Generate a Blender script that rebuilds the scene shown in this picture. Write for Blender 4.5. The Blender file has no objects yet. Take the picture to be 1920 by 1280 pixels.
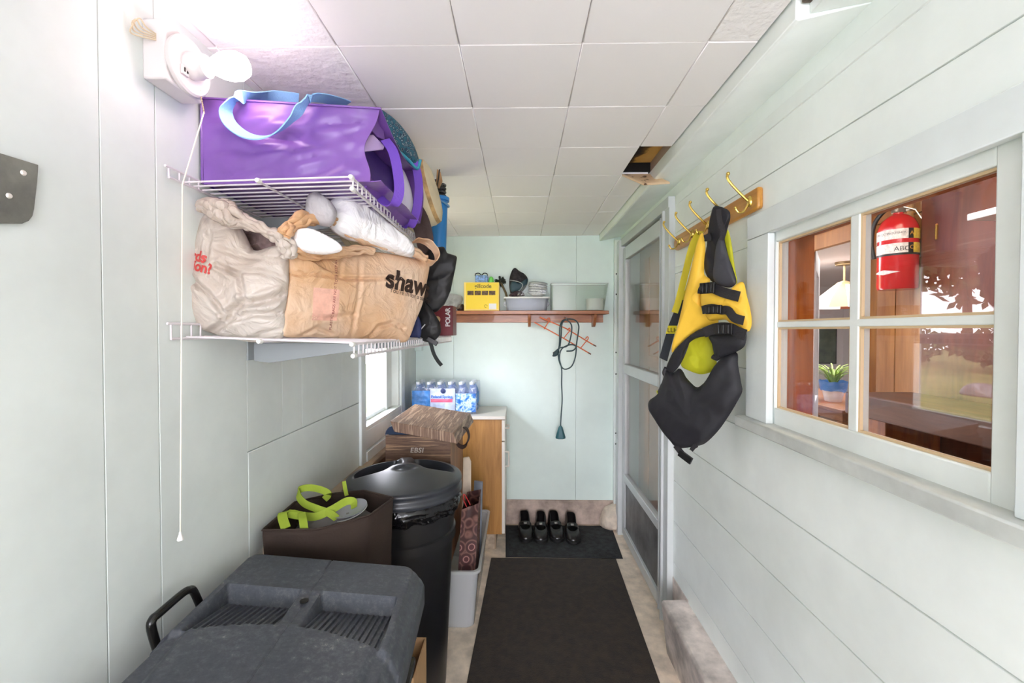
import bpy, bmesh, math, random
from mathutils import Vector, Matrix, noise
from mathutils.bvhtree import BVHTree
R = math.radians
random.seed(7)
SC = bpy.context.scene
COL = SC.collection
# ------------------------------------------------------------------ camera
CAM = Vector((0, 0, 1.46)); FPX = 816.0
YAW, PITCH = R(1.05), R(1.0)
FW = Vector((-math.sin(YAW) * math.cos(PITCH), math.cos(YAW) * math.cos(PITCH), -math.sin(PITCH)))
RT = Vector((math.cos(YAW), math.sin(YAW), 0)); UP = RT.cross(FW)
cd = bpy.data.cameras.new('camera'); cam = bpy.data.objects.new('camera', cd); COL.objects.link(cam)
cam.location = CAM; cam.rotation_euler = (R(90) - PITCH, 0, YAW)
cd.sensor_width = 36; cd.lens = FPX / 1920 * 36; cd.shift_y = -5.76 / 1920; cd.clip_start = 0.02
SC.camera = cam
def at(px, py, X=None, Y=None, Z=None):
    """real place of a feature measured in the photograph, given one known room coordinate"""
    d = FW + RT * ((px - 960) / FPX) + UP * ((634.24 - py) / FPX)
    if X is not None: t = X / d.x
    elif Y is not None: t = Y / d.y
    else: t = (Z - CAM.z) / d.z
    return CAM + d * t
# ------------------------------------------------------------------ materials
def lin(c):
    o = []
    for v in c[:3]:
        v /= 255.0
        o.append(v / 12.92 if v <= .04045 else ((v + .055) / 1.055) ** 2.4)
    return (*o, 1)
def newmat(name):
    m = bpy.data.materials.new(name); m.use_nodes = True
    nt = m.node_tree; return m, nt, nt.nodes, nt.links, nt.nodes['Principled BSDF']
def coords(N, L, scale=(1, 1, 1), rot=(0, 0, 0)):
    tc = N.new('ShaderNodeTexCoord'); mp = N.new('ShaderNodeMapping')
    mp.inputs['Scale'].default_value = scale; mp.inputs['Rotation'].default_value = rot
    L.new(tc.outputs['Object'], mp.inputs['Vector']); return mp.outputs['Vector']
def ramp(N, L, fac, stops):
    r = N.new('ShaderNodeValToRGB'); e = r.color_ramp.elements
    while len(e) < len(stops): e.new(0.5)
    for el, (p, c) in zip(e, stops): el.position = p; el.color = lin(c)
    L.new(fac, r.inputs['Fac']); return r.outputs['Color']
def add_bump(N, L, b, vec, scale, strength, dist=.01, detail=3):
    n = N.new('ShaderNodeTexNoise'); n.inputs['Scale'].default_value = scale; n.inputs['Detail'].default_value = detail
    L.new(vec, n.inputs['Vector'])
    bp = N.new('ShaderNodeBump'); bp.inputs['Strength'].default_value = strength; bp.inputs['Distance'].default_value = dist
    L.new(n.outputs['Fac'], bp.inputs['Height']); L.new(bp.outputs['Normal'], b.inputs['Normal'])
def M(name, col, rough=.6, metal=0, var=0, vscale=6, bump=0, bscale=60, bdist=.004, spec=.5, emis=0, stretch=(1, 1, 1), col2=None, sheen=0, coat=0, sub=0):
    m, nt, N, L, b = newmat(name)
    b.inputs['Base Color'].default_value = lin(col); b.inputs['Roughness'].default_value = rough
    b.inputs['Metallic'].default_value = metal; b.inputs['Specular IOR Level'].default_value = spec
    if sheen: b.inputs['Sheen Weight'].default_value = sheen
    if coat: b.inputs['Coat Weight'].default_value = coat; b.inputs['Coat Roughness'].default_value = .15
    if emis:
        b.inputs['Emission Color'].default_value = lin(col); b.inputs['Emission Strength'].default_value = emis
    if var or col2 or bump: vec = coords(N, L, stretch)
    if var or col2:
        n = N.new('ShaderNodeTexNoise'); n.inputs['Scale'].default_value = vscale; n.inputs['Detail'].default_value = 5
        n.inputs['Roughness'].default_value = .6
        L.new(vec, n.inputs['Vector'])
        c2 = col2 or tuple(max(0, c * (1 - var)) for c in col)
        c1 = col if col2 else tuple(min(255, c * (1 + var * .6)) for c in col)
        L.new(ramp(N, L, n.outputs['Fac'], [(.35, c2), (.65, c1)]), b.inputs['Base Color'])
    if bump: add_bump(N, L, b, vec, bscale, bump, bdist)
    return m
def Mwood(name, c1, c2, stretch, scale=6, dist=3, rough=.45, spots=None, bands='X', coat=0):
    m, nt, N, L, b = newmat(name)
    vec = coords(N, L, stretch)
    n = N.new('ShaderNodeTexNoise'); n.inputs['Scale'].default_value = scale; n.inputs['Detail'].default_value = 6
    n.inputs['Distortion'].default_value = dist * .25; n.inputs['Roughness'].default_value = .65
    L.new(vec, n.inputs['Vector'])
    st = [(.32, c2), (.62, c1)]
    if spots: st = spots
    L.new(ramp(N, L, n.outputs['Fac'], st), b.inputs['Base Color'])
    b.inputs['Roughness'].default_value = rough
    if coat: b.inputs['Coat Weight'].default_value = coat
    return m
def Mclear(name, tint=(255, 255, 255), opac=.1, rough=.03, ior=1.5, body=(235, 238, 240)):
    """thin clear sheet: see-through, a little milky, with a real surface reflection"""
    m, nt, N, L, b = newmat(name); N.remove(b); out = N['Material Output']
    t = N.new('ShaderNodeBsdfTransparent'); t.inputs[0].default_value = lin(tint)
    d = N.new('ShaderNodeBsdfDiffuse'); d.inputs[0].default_value = lin(body)
    g = N.new('ShaderNodeBsdfGlossy'); g.inputs['Roughness'].default_value = rough
    geo = N.new('ShaderNodeNewGeometry'); dt = N.new('ShaderNodeVectorMath'); dt.operation = 'DOT_PRODUCT'
    L.new(geo.outputs['Normal'], dt.inputs[0]); L.new(geo.outputs['Incoming'], dt.inputs[1])
    last = dt.outputs['Value']
    r0 = ((ior - 1) / (ior + 1)) ** 2
    for op, a, bb in (('ABSOLUTE', None, 0), ('SUBTRACT', 1, None), ('POWER', None, 5), ('MULTIPLY', None, 1 - r0), ('ADD', None, r0)):
        q = N.new('ShaderNodeMath'); q.operation = op; q.use_clamp = True
        if a is not None: q.inputs[0].default_value = a; L.new(last, q.inputs[1])
        else:
            L.new(last, q.inputs[0]); q.inputs[1].default_value = bb
        last = q.outputs[0]
    m1 = N.new('ShaderNodeMixShader'); m1.inputs[0].default_value = opac
    m2 = N.new('ShaderNodeMixShader')
    L.new(t.outputs[0], m1.inputs[1]); L.new(d.outputs[0], m1.inputs[2])
    L.new(last, m2.inputs[0]); L.new(m1.outputs[0], m2.inputs[1]); L.new(g.outputs[0], m2.inputs[2])
    L.new(m2.outputs[0], out.inputs['Surface'])
    return m
def Mbag(name, col, col2, trans=.35, rough=.38, vscale=4, bump=.55, bscale=10):
    """thin carrier-bag plastic: diffuse + light coming through + soft gloss"""
    m, nt, N, L, b = newmat(name); out = N['Material Output']
    vec = coords(N, L)
    n = N.new('ShaderNodeTexNoise'); n.inputs['Scale'].default_value = vscale; n.inputs['Detail'].default_value = 4
    L.new(vec, n.inputs['Vector']); c = ramp(N, L, n.outputs['Fac'], [(.38, col2), (.6, col)])
    L.new(c, b.inputs['Base Color']); b.inputs['Roughness'].default_value = rough
    n1 = N.new('ShaderNodeTexNoise'); n1.inputs['Scale'].default_value = bscale; n1.inputs['Detail'].default_value = 4; n1.inputs['Distortion'].default_value = 1.2; L.new(vec, n1.inputs['Vector'])
    ab = N.new('ShaderNodeMath'); ab.operation = 'SUBTRACT'; ab.inputs[1].default_value = .5; L.new(n1.outputs['Fac'], ab.inputs[0])
    ac = N.new('ShaderNodeMath'); ac.operation = 'ABSOLUTE'; L.new(ab.outputs[0], ac.inputs[0])
    bp = N.new('ShaderNodeBump'); bp.invert = True; bp.inputs['Strength'].default_value = bump; bp.inputs['Distance'].default_value = .05
    L.new(ac.outputs[0], bp.inputs['Height']); L.new(bp.outputs['Normal'], b.inputs['Normal'])
    tl = N.new('ShaderNodeBsdfTranslucent'); L.new(c, tl.inputs[0])
    mx = N.new('ShaderNodeMixShader'); mx.inputs[0].default_value = trans
    L.new(b.outputs[0], mx.inputs[1]); L.new(tl.outputs[0], mx.inputs[2]); L.new(mx.outputs[0], out.inputs['Surface'])
    return m
def Mpattern(name, base, spotcols, scale=30, rough=.7):
    m, nt, N, L, b = newmat(name); vec = coords(N, L)
    v = N.new('ShaderNodeTexVoronoi'); v.inputs['Scale'].default_value = scale; L.new(vec, v.inputs['Vector'])
    L.new(ramp(N, L, v.outputs['Distance'], spotcols), b.inputs['Base Color']); b.inputs['Roughness'].default_value = rough
    return m
# ------------------------------------------------------------------ geometry
class MB:
    def __init__(s): s.v = []; s.f = []; s.m = []; s.mi = 0
    def add(s, vs, fs, T=None):
        o = len(s.v)
        for p in vs:
            p = Vector(p); s.v.append(T @ p if T else p)
        for f in fs: s.f.append(tuple(i + o for i in f)); s.m.append(s.mi)
        return s
    def box(s, x0, x1, y0, y1, z0, z1, T=None):
        e = [random.uniform(.0001, .0004) for _ in range(6)]      # no two boards are ever perfectly flush
        x0 -= e[0]; x1 += e[1]; y0 -= e[2]; y1 += e[3]; z0 -= e[4]; z1 += e[5]
        return s.add([(x, y, z) for z in (z0, z1) for y in (y0, y1) for x in (x0, x1)],
                     [(0, 2, 3, 1), (4, 5, 7, 6), (0, 1, 5, 4), (2, 6, 7, 3), (0, 4, 6, 2), (1, 3, 7, 5)], T)
    def hexa(s, lo, hi):
        """two matching loops of points joined into a solid"""
        n = len(lo)
        return s.add(list(lo) + list(hi), [tuple(range(n))[::-1], tuple(range(n, 2 * n))] +
                     [(i, (i + 1) % n, n + (i + 1) % n, n + i) for i in range(n)])
    def prism(s, poly, off): return s.hexa(poly, [Vector(p) + Vector(off) for p in poly])
    def tube(s, pts, r, n=8, closed=False, flat=1.0):
        pts = [Vector(p) for p in pts]; k = len(pts); vs = []; fs = []
        rr = r if isinstance(r, (list, tuple)) else [r] * k
        prev = None
        for i, p in enumerate(pts):
            a = pts[(i - 1) % k] if (closed or i > 0) else p
            b = pts[(i + 1) % k] if (closed or i < k - 1) else p
            t = (b - a).normalized()
            if prev is None:
                u = t.orthogonal().normalized()
            else:
                u = prev - t * prev.dot(t)
                u = u.normalized() if u.length > 1e-6 else t.orthogonal().normalized()
            prev = u; w = t.cross(u)
            for j in range(n):
                q = 2 * math.pi * j / n
                vs.append(p + (u * math.cos(q) + w * math.sin(q) * flat) * rr[i])
        for i in range(k if closed else k - 1):
            for j in range(n):
                a = i * n + j; b = i * n + (j + 1) % n; c = ((i + 1) % k) * n + (j + 1) % n; d = ((i + 1) % k) * n + j
                fs.append((a, b, c, d))
        if not closed: fs += [tuple(range(n))[::-1], tuple((k - 1) * n + j for j in range(n))]
        return s.add(vs, fs)
    def lathe(s, prof, n=24, T=None, a0=0, a1=2 * math.pi):
        vs = []; fs = []; k = len(prof)
        for (r, z) in prof:
            for j in range(n):
                q = a0 + (a1 - a0) * j / n; vs.append((max(r, 1e-5) * math.cos(q), max(r, 1e-5) * math.sin(q), z))
        for i in range(k - 1):
            for j in range(n):
                fs.append((i * n + j, i * n + (j + 1) % n, (i + 1) * n + (j + 1) % n, (i + 1) * n + j))
        fs += [tuple(range(n))[::-1], tuple((k - 1) * n + j for j in range(n))]
        return s.add(vs, fs, T)
    def ball(s, c, rx, ry=None, rz=None, n=14, T=None):
        ry = ry or rx; rz = rz or rx; c = Vector(c)
        pr = [(math.sin(math.pi * i / 8), -math.cos(math.pi * i / 8)) for i in range(9)]
        A = Matrix.Translation(c) @ Matrix.Diagonal((rx, ry, rz, 1))
        return s.lathe(pr, n, (T @ A) if T else A)
    def ribbon(s, pts, w, t=.0025, side=None):
        """flat webbing: pts run along it, side = direction of its width (one or one per point)"""
        pts = [Vector(p) for p in pts]; k = len(pts); vs = []; fs = []
        for i, p in enumerate(pts):
            tg = (pts[min(i + 1, k - 1)] - pts[max(i - 1, 0)]).normalized()
            sd = Vector(side[i] if isinstance(side, list) else side)
            sd = (sd - tg * sd.dot(tg)).normalized(); nm = tg.cross(sd).normalized()
            ww = w[i] if isinstance(w, list) else w
            for a, b in ((-1, -1), (1, -1), (1, 1), (-1, 1)): vs.append(p + sd * (a * ww / 2) + nm * (b * t / 2))
        for i in range(k - 1):
            for j in range(4): fs.append((i * 4 + j, i * 4 + (j + 1) % 4, i * 4 + 4 + (j + 1) % 4, i * 4 + 4 + j))
        fs += [(3, 2, 1, 0), tuple((k - 1) * 4 + j for j in range(4))]
        return s.add(vs, fs)
    def grid(s, fn, nu, nv, thick=None):
        """surface fn(u,v); thick = offset vector to make it a solid sheet"""
        P = [[Vector(fn(i / nu, j / nv)) for j in range(nv + 1)] for i in range(nu + 1)]
        vs = [p for row in P for p in row]; W = nv + 1
        fs = [(i * W + j, (i + 1) * W + j, (i + 1) * W + j + 1, i * W + j + 1) for i in range(nu) for j in range(nv)]
        if thick is None: return s.add(vs, fs)
        K = len(vs); vs2 = vs + [p + Vector(thick) for p in vs]
        fs2 = fs + [tuple(K + q for q in f[::-1]) for f in fs]
        for i in range(nu):
            a, b = i * W, (i + 1) * W; fs2.append((b, a, K + a, K + b)); a += nv; b += nv; fs2.append((a, b, K + b, K + a))
        for j in range(nv):
            a, b = j, j + 1; fs2.append((a, b, K + b, K + a)); a += nu * W; b += nu * W; fs2.append((b, a, K + a, K + b))
        return s.add(vs2, fs2)
    def blob(s, outline, d, df, db, c=None, n=96, rings=20, amp=.006, freq=14, seed=0, pw=2.4, round_=.55, smooth=True, stretch=(1, 1, 1), hard=False, creases=()):
        """soft filled shape: closed outline puffed out df towards d and db away from it, creased by noise"""
        d = Vector(d).normalized(); B = resample([Vector(p) for p in outline], n, smooth)
        c = Vector(c) if c is not None else sum(B, Vector()) / n
        so = Vector((seed * 7.3, seed * 3.1, seed * 5.7)); vs = []; fs = []
        def wr(p):
            q = Vector((p.x * stretch[0], p.y * stretch[1], p.z * stretch[2])) * freq + so
            a = noise.noise(q); b2 = noise.noise(q * 2.3 + Vector((9, 1, 4)))
            return ((1 - 2 * abs(a)) * .7 + (.5 - abs(b2)) * .6) if hard else (a * .8 + b2 * .35)
        def cre(p):
            v = 0
            for path, wdt, dpt in creases:
                best = 9
                for a, e in zip(path, path[1:]):
                    ab = e - a; ab = ab - d * ab.dot(d); ap = p - a; ap = ap - d * ap.dot(d)
                    k = max(0, min(1, ap.dot(ab) / max(ab.dot(ab), 1e-9))); best = min(best, (ap - ab * k).length)
                q = best / wdt; v += -dpt * math.exp(-q * q) + dpt * .55 * math.exp(-((q - 1.9) / .9) ** 2)
            return v
        def side(sg, dep):
            ids = []
            for k in range(rings):
                t = 1 - k / rings; pr = max(0, 1 - t ** pw) ** round_; row = []
                for b in B:
                    p = c + (b - c) * t; w = wr(p + d * (0.13 * sg)) * amp * min(1, (1 - t) * 6 + .25)
                    p = p + d * sg * (dep * pr + (w * (1 if k else 0)) + (cre(p) * min(1, (1 - t) * 8 + .3) if sg > 0 and creases else 0)); row.append(len(vs)); vs.append(p)
                ids.append(row)
            vs.append(c + d * sg * (dep + wr(c) * amp)); top = len(vs) - 1
            for k in range(rings - 1):
                for j in range(n):
                    q = (ids[k][j], ids[k][(j + 1) % n], ids[k + 1][(j + 1) % n], ids[k + 1][j]); fs.append(q if sg > 0 else q[::-1])
            for j in range(n):
                q = (ids[-1][j], ids[-1][(j + 1) % n], top); fs.append(q if sg > 0 else q[::-1])
            return ids[0]
        r1 = side(1, df); r2 = side(-1, db)
        for j in range(n): fs.append((r1[(j + 1) % n], r1[j], r2[j], r2[(j + 1) % n]))
        return s.add(vs, fs)
    def build(s, name, mats, parent=None, smooth=False, bevel=0, seg=2, subsurf=0, local=False, ang=40, loc=None):
        if not isinstance(mats, (list, tuple)): mats = [mats]
        me = bpy.data.meshes.new(name); vs = s.v
        o = bpy.data.objects.new(name, me)
        if parent is not None:
            if not local:
                rt = parent
                while rt.parent: rt = rt.parent
                vs = [p - rt.location for p in vs]
            o.parent = parent
        elif not local:
            if loc is None:
                xs = [p.x for p in vs]; ys = [p.y for p in vs]; zs = [p.z for p in vs]
                loc = Vector(((min(xs) + max(xs)) / 2, (min(ys) + max(ys)) / 2, min(zs)))
            vs = [p - Vector(loc) for p in vs]; o.location = loc
        me.from_pydata([tuple(p) for p in vs], [], s.f)
        for m in mats: me.materials.append(m)
        me.polygons.foreach_set('material_index', s.m)
        bm = bmesh.new(); bm.from_mesh(me)
        bmesh.ops.recalc_face_normals(bm, faces=bm.faces); bm.to_mesh(me); bm.free()
        if smooth or subsurf or bevel:
            me.polygons.foreach_set('use_smooth', [True] * len(me.polygons))
            me.set_sharp_from_angle(angle=R(ang))
        COL.objects.link(o)
        if bevel:
            b = o.modifiers.new('bevel', 'BEVEL'); b.width = bevel; b.segments = seg; b.limit_method = 'ANGLE'; b.angle_limit = R(35)
            b.harden_normals = False
        if subsurf:
            u = o.modifiers.new('sub', 'SUBSURF'); u.levels = u.render_levels = subsurf
        me.update(); return o
def resample(P, n, smooth=True):
    k = len(P); Q = []
    if smooth:
        for i in range(k):
            a, b, c, e = P[i - 1], P[i], P[(i + 1) % k], P[(i + 2) % k]
            for j in range(10):
                t = j / 10
                Q.append(.5 * ((2 * b) + (c - a) * t + (2 * a - 5 * b + 4 * c - e) * t * t + (3 * b - a - 3 * c + e) * t ** 3))
    else: Q = list(P)
    k = len(Q); L = [(Q[(i + 1) % k] - Q[i]).length for i in range(k)]; T = sum(L); out = []; i = 0; acc = 0
    for j in range(n):
        s = T * j / n
        while acc + L[i] < s - 1e-9: acc += L[i]; i += 1
        out.append(Q[i].lerp(Q[(i + 1) % k], (s - acc) / max(L[i], 1e-9)))
    return out
def curve(P, n=8):
    """smooth open path through points"""
    P = [Vector(p) for p in P]; k = len(P); Q = []
    for i in range(k - 1):
        a, b, c, e = P[max(i - 1, 0)], P[i], P[i + 1], P[min(i + 2, k - 1)]
        for j in range(n):
            t = j / n
            Q.append(.5 * ((2 * b) + (c - a) * t + (2 * a - 5 * b + 4 * c - e) * t * t + (3 * b - a - 3 * c + e) * t ** 3))
    return Q + [P[-1]]
def tag(o, label=None, cat=None, group=None, kind=None):
    for k, v in (('label', label), ('category', cat), ('group', group), ('kind', kind)):
        if v: o[k] = v
    return o
def thing(name, label, cat, loc, rotz=0, group=None):
    o = bpy.data.objects.new(name, None); COL.objects.link(o); o.empty_display_size = .05
    o.location = loc; o.rotation_euler = (0, 0, rotz)
    return tag(o, label, cat, group)
def struct(o): o['kind'] = 'structure'; return o
def copy_tree(o, parent=None):
    c = o.copy(); COL.objects.link(c)
    if parent is not None: c.parent = parent
    for ch in list(o.children): copy_tree(ch, c)
    return c
def text_data(s, size, bold=0, shear=0, space=1.0):
    cu = bpy.data.curves.new('t', 'FONT'); cu.body = s; cu.size = size; cu.offset = bold; cu.shear = shear; cu.space_character = space
    cu.resolution_u = 4
    ob = bpy.data.objects.new('t', cu); COL.objects.link(ob); dg = bpy.context.evaluated_depsgraph_get(); dg.update()
    me = bpy.data.meshes.new_from_object(ob.evaluated_get(dg))
    vs = [v.co.copy() for v in me.vertices]; fs = [tuple(p.vertices) for p in me.polygons]
    bpy.data.objects.remove(ob); bpy.data.curves.remove(cu); bpy.data.meshes.remove(me)
    return vs, fs
def flat_text(mb, s, o, xd, yd, size, bold=0, shear=0, lift=.0006, space=1.0):
    """lettering printed on a flat face: o = left end of the baseline"""
    vs, fs = text_data(s, size, bold, shear, space); xd = Vector(xd).normalized(); yd = Vector(yd).normalized(); nm = xd.cross(yd)
    K = len(vs); W = [Vector(o) + xd * v.x + yd * v.y for v in vs]
    cnt = {}
    for f in fs:
        for i in range(len(f)):
            e = (f[i], f[(i + 1) % len(f)]); cnt[e] = 1
    sides = [(a, b) for (a, b) in cnt if (b, a) not in cnt]
    mb.add([w + nm * lift for w in W] + [w - nm * .0004 for w in W],
           fs + [tuple(K + i for i in f[::-1]) for f in fs] + [(b, a, K + a, K + b) for a, b in sides])
def wrap(mb, vs, fs, o, xd, yd, d, target, lift=.0012, cuts=2):
    """print flat shapes onto a crumpled surface by projecting along -d"""
    xd = Vector(xd).normalized(); yd = Vector(yd).normalized(); d = Vector(d).normalized()
    bm = bmesh.new(); L = [bm.verts.new(v) for v in vs]
    for f in fs:
        try: bm.faces.new([L[i] for i in f])
        except ValueError: pass
    bmesh.ops.triangulate(bm, faces=bm.faces)
    for _ in range(cuts):
        es = [e for e in bm.edges if e.calc_length() > .004]
        if es: bmesh.ops.subdivide_edges(bm, edges=es, cuts=1); bmesh.ops.triangulate(bm, faces=bm.faces)
    bm.verts.index_update()
    W = []
    for v in bm.verts:
        p = Vector(o) + xd * v.co.x + yd * v.co.y
        h = target.ray_cast(p + d * .3, -d)[0]
        W.append((h if h else p) + d * lift)
    mb.add(W, [tuple(v.index for v in f.verts) for f in bm.faces]); bm.free()
def bvh(mb): return BVHTree.FromPolygons(mb.v, mb.f)
TO = lambda p: (CAM - Vector(p)).normalized()
XL, XR, YB, ZC = -.785, .75, 3.27, 2.169
YF = -3.2
X_, Y_, Z_ = Vector((1, 0, 0)), Vector((0, 1, 0)), Vector((0, 0, 1))
# ------------------------------------------------------------------ room materials
m_wall = M('mint_paint', (218, 224, 221), .5, var=.035, vscale=3, bump=.06, bscale=25)
m_wallR = M('pale_mint_siding_paint', (240, 246, 243), .5, var=.03, vscale=3, bump=.05, bscale=25)
m_wallB = M('mint_panel_paint', (218, 233, 227), .5, var=.03, vscale=2)
m_groove = M('groove_shadow_gap', (190, 196, 192), .9)
m_trim = M('grey_mint_trim_paint', (226, 233, 233), .45, var=.03, vscale=4)
m_sash = M('white_sash_paint', (232, 237, 234), .45, var=.03, vscale=4)
m_tile = M('ceiling_tile_white', (246, 243, 243), .85, bump=.05, bscale=90)
m_tilex = M('ceiling_tile_textured', (246, 243, 243), .85, bump=.35, bscale=38, bdist=.012)
m_concrete = M('concrete', (230, 214, 196), .9, var=.13, vscale=9, bump=.5, bscale=40)
m_footing = M('painted_concrete_footing', (184, 166, 154), .9, var=.2, vscale=7, bump=.4, bscale=30)
m_curb = M('pale_concrete_curb', (210, 199, 192), .9, var=.2, vscale=8, bump=.4, bscale=35)
m_ledge = M('beige_ledge', (176, 158, 138), .8, var=.15)
m_dark = M('dark_gap', (22, 18, 15), .95)
m_alu = M('brushed_aluminium', (208, 212, 213), .42, metal=.3, var=.02, vscale=5)
m_aluw = M('weathered_white_aluminium', (205, 210, 210), .45, metal=.1, var=.03, vscale=5)
m_alup = M('dull_kick_panel', (132, 131, 132), .5, metal=.5, var=.16, vscale=7)
m_glass = Mclear('window_glass', (255, 255, 255), 0, 0, 1.5); m_glass2 = Mclear('old_window_glass', (255, 255, 255), 0, 0, 1.5)
m_white = M('white_plastic', (232, 230, 226), .4)
m_black = M('black_plastic', (18, 18, 19), .4)
m_woodtan = M('raw_plywood', (186, 146, 78), .8, var=.3, vscale=14)
# ------------------------------------------------------------------ setting
def boards_mesh(axis, edges, lo, hi, holes, x0, x1, gap=.0009):
    """planks: edges = joints along the stacking direction; holes = (u0,u1,z0,z1) left open"""
    mb = MB()
    for e0, e1 in zip(edges, edges[1:]):
        a, b = e0 + gap, e1 - gap
        if axis == 'z':      # planks run along Y
            cuts = sorted({a, b} | {z for h in holes for z in h[2:] if a < z < b})
            for z0, z1 in zip(cuts, cuts[1:]):
                segs = [(lo, hi)]
                for (u0, u1, h0, h1) in holes:
                    if h0 < (z0 + z1) / 2 < h1:
                        segs = [q for s0, s1 in segs for q in ((s0, min(s1, u0)), (max(s0, u1), s1)) if q[1] - q[0] > .001]
                for s0, s1 in segs: mb.box(x0, x1, s0, s1, z0, z1)
        else:                # planks stand upright, spread along Y
            cuts = sorted({a, b} | {u for h in holes for u in h[:2] if a < u < b})
            for y0, y1 in zip(cuts, cuts[1:]):
                segs = [(lo, hi)]
                for (u0, u1, h0, h1) in holes:
                    if u0 < (y0 + y1) / 2 < u1:
                        segs = [q for s0, s1 in segs for q in ((s0, min(s1, h0)), (max(s0, h1), s1)) if q[1] - q[0] > .001]
                for s0, s1 in segs: mb.box(x0, x1, y0, y1, s0, s1)
    return mb
WL = (2.16, 2.82, .955, 1.95)                # window opening in the left wall (y0,y1,z0,z1)
DR = (2.14, 3.15, -.1, 2.10)                 # storm door opening in the right wall
WR = (.66, 1.35, 1.18, 1.765)                # four-pane window opening in the right wall
mb = MB(); mb.box(-1.0, .88, YF, YB + .1, -.12, 0); struct(mb.build('floor', m_concrete))
# left wall: upright panels, with a level joint at 1.11 m where a lower patch panel starts
eL = [YF, -.6, 0, .42, .805, .93, 1.235, 1.42, 1.55, 1.9, 2.14, 2.85, 3.06, YB]
mb = boards_mesh('y', eL, 0, 2.2, [WL, (1.235, 2.14, .80, 1.112)], XL - .008, XL)
mb.box(XL - .008, XL + .0008, 1.237, 2.138, .80, 1.108)
mb.mi = 1
for z0, z1, y0, y1 in ((0, .955, YF, YB), (1.95, 2.2, YF, YB), (.955, 1.95, YF, 2.16), (.955, 1.95, 2.82, YB)): mb.box(XL - .09, XL - .006, y0, y1, z0, z1)
struct(mb.build('wall_left', [m_wall, m_groove], bevel=.0012, seg=1))
mb = MB(); mb.box(XL, XL + .035, 1.3, 2.5, .0, .80); mb.box(XL, XL + .05, 1.3, 2.5, .772, .80)
struct(mb.build('trim_1', m_ledge, bevel=.004))
# right wall: level siding planks
eR = [.24, .335, .535, .735, .935, 1.135, 1.335, 1.535, 1.735, 1.93, 2.105, 2.2]
mb = boards_mesh('z', eR, YF, YB, [DR, WR], XR, XR + .006, gap=.0016)
mb.mi = 1
for y0, y1, z0, z1 in ((YF, WR[0], .24, 2.2), (WR[0], WR[1], .24, WR[2]), (WR[0], WR[1], WR[3], 2.2), (WR[1], DR[0], .24, 2.2), (DR[0], DR[1], DR[3], 2.2), (DR[1], YB, 0, 2.2)): mb.box(XR + .0045, XR + .11, y0, y1, z0, z1)
struct(mb.build('wall_right', [m_wallR, m_groove], bevel=.001, seg=1))
# back wall: sheet panels over a concrete footing
mb = MB()
for x0, x1 in ((XL - .1, -.50), (-.50, .42), (.42, .70), (.70, XR + .1)): mb.box(x0 + .0008, x1 - .0008, YB, YB + .04, .185, 2.2)
mb.mi = 1; mb.box(XL - .1, XR + .1, YB + .035, YB + .1, 0, 2.2)
struct(mb.build('wall_back', [m_wallB, m_groove], bevel=.001, seg=1))
mb = MB(); mb.box(XL, XR, YB - .012, YB + .05, 0, .185); struct(mb.build('baseboard_back', m_footing, bevel=.006))
# mound of rough concrete in the far right corner
mb = MB(); mb.blob([(.60, 3.25, 0), (.62, 3.25, .12), (.66, 3.25, .155), (.74, 3.25, .165), (.745, 3.25, 0)], (0, -1, 0), .12, .01, amp=.012, freq=20, n=40, rings=8)
struct(mb.build('trim_2', m_concrete, smooth=True))
# concrete curb under the right wall
mb = MB(); mb.prism([(.665, YF, 0), (.638, YF, .235), (.645, YF, .245), (XR + .06, YF, .25), (XR + .06, YF, 0)], (0, 1.96 - YF, 0)); mb.box(.748, .86, 1.93, 2.15, 0, .26)
struct(mb.build('baseboard_right', m_curb, bevel=.01))
# ceiling of square tiles with one column cut short at the house wall and one tile missing
gx = [XL - .02, -.76, -.4555, -.151, .1535, .4615, .618]; gy = [1.09 + .305 * k for k in range(-14, 8)] + [YB]
def ceil_mesh():
    mb = MB()
    for i, (x0, x1) in enumerate(zip(gx, gx[1:])):
        for j, (y0, y1) in enumerate(zip(gy, gy[1:])):
            if i == 5 and abs(y0 - 1.70) < .02: continue
            if i == 5 and y1 < .95: x1 = .585
            mb.mi = 1 if (i == 1 and y1 < 1.5) or (i == 5 and abs(y1 - 1.09) < .02) else 0
            g = .0011; dz = random.uniform(-.001, .001)
            mb.box(x0 + g, x1 - g, y0 + g, y1 - g, ZC + dz, ZC + .014)
    mb.mi = 2
    mb.box(XL - .1, XR + .1, YF, 1.695, ZC + .0145, ZC + .04); mb.box(XL - .1, XR + .1, 2.01, YB, ZC + .0145, ZC + .04)
    mb.box(XL - .1, .459, 1.695, 2.01, ZC + .0145, ZC + .04); mb.box(.63, XR + .1, 1.695, 2.01, ZC + .0145, ZC + .04)
    return mb
struct(ceil_mesh().build('ceiling', [m_tile, m_tilex, m_dark], bevel=.002, seg=1))
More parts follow.
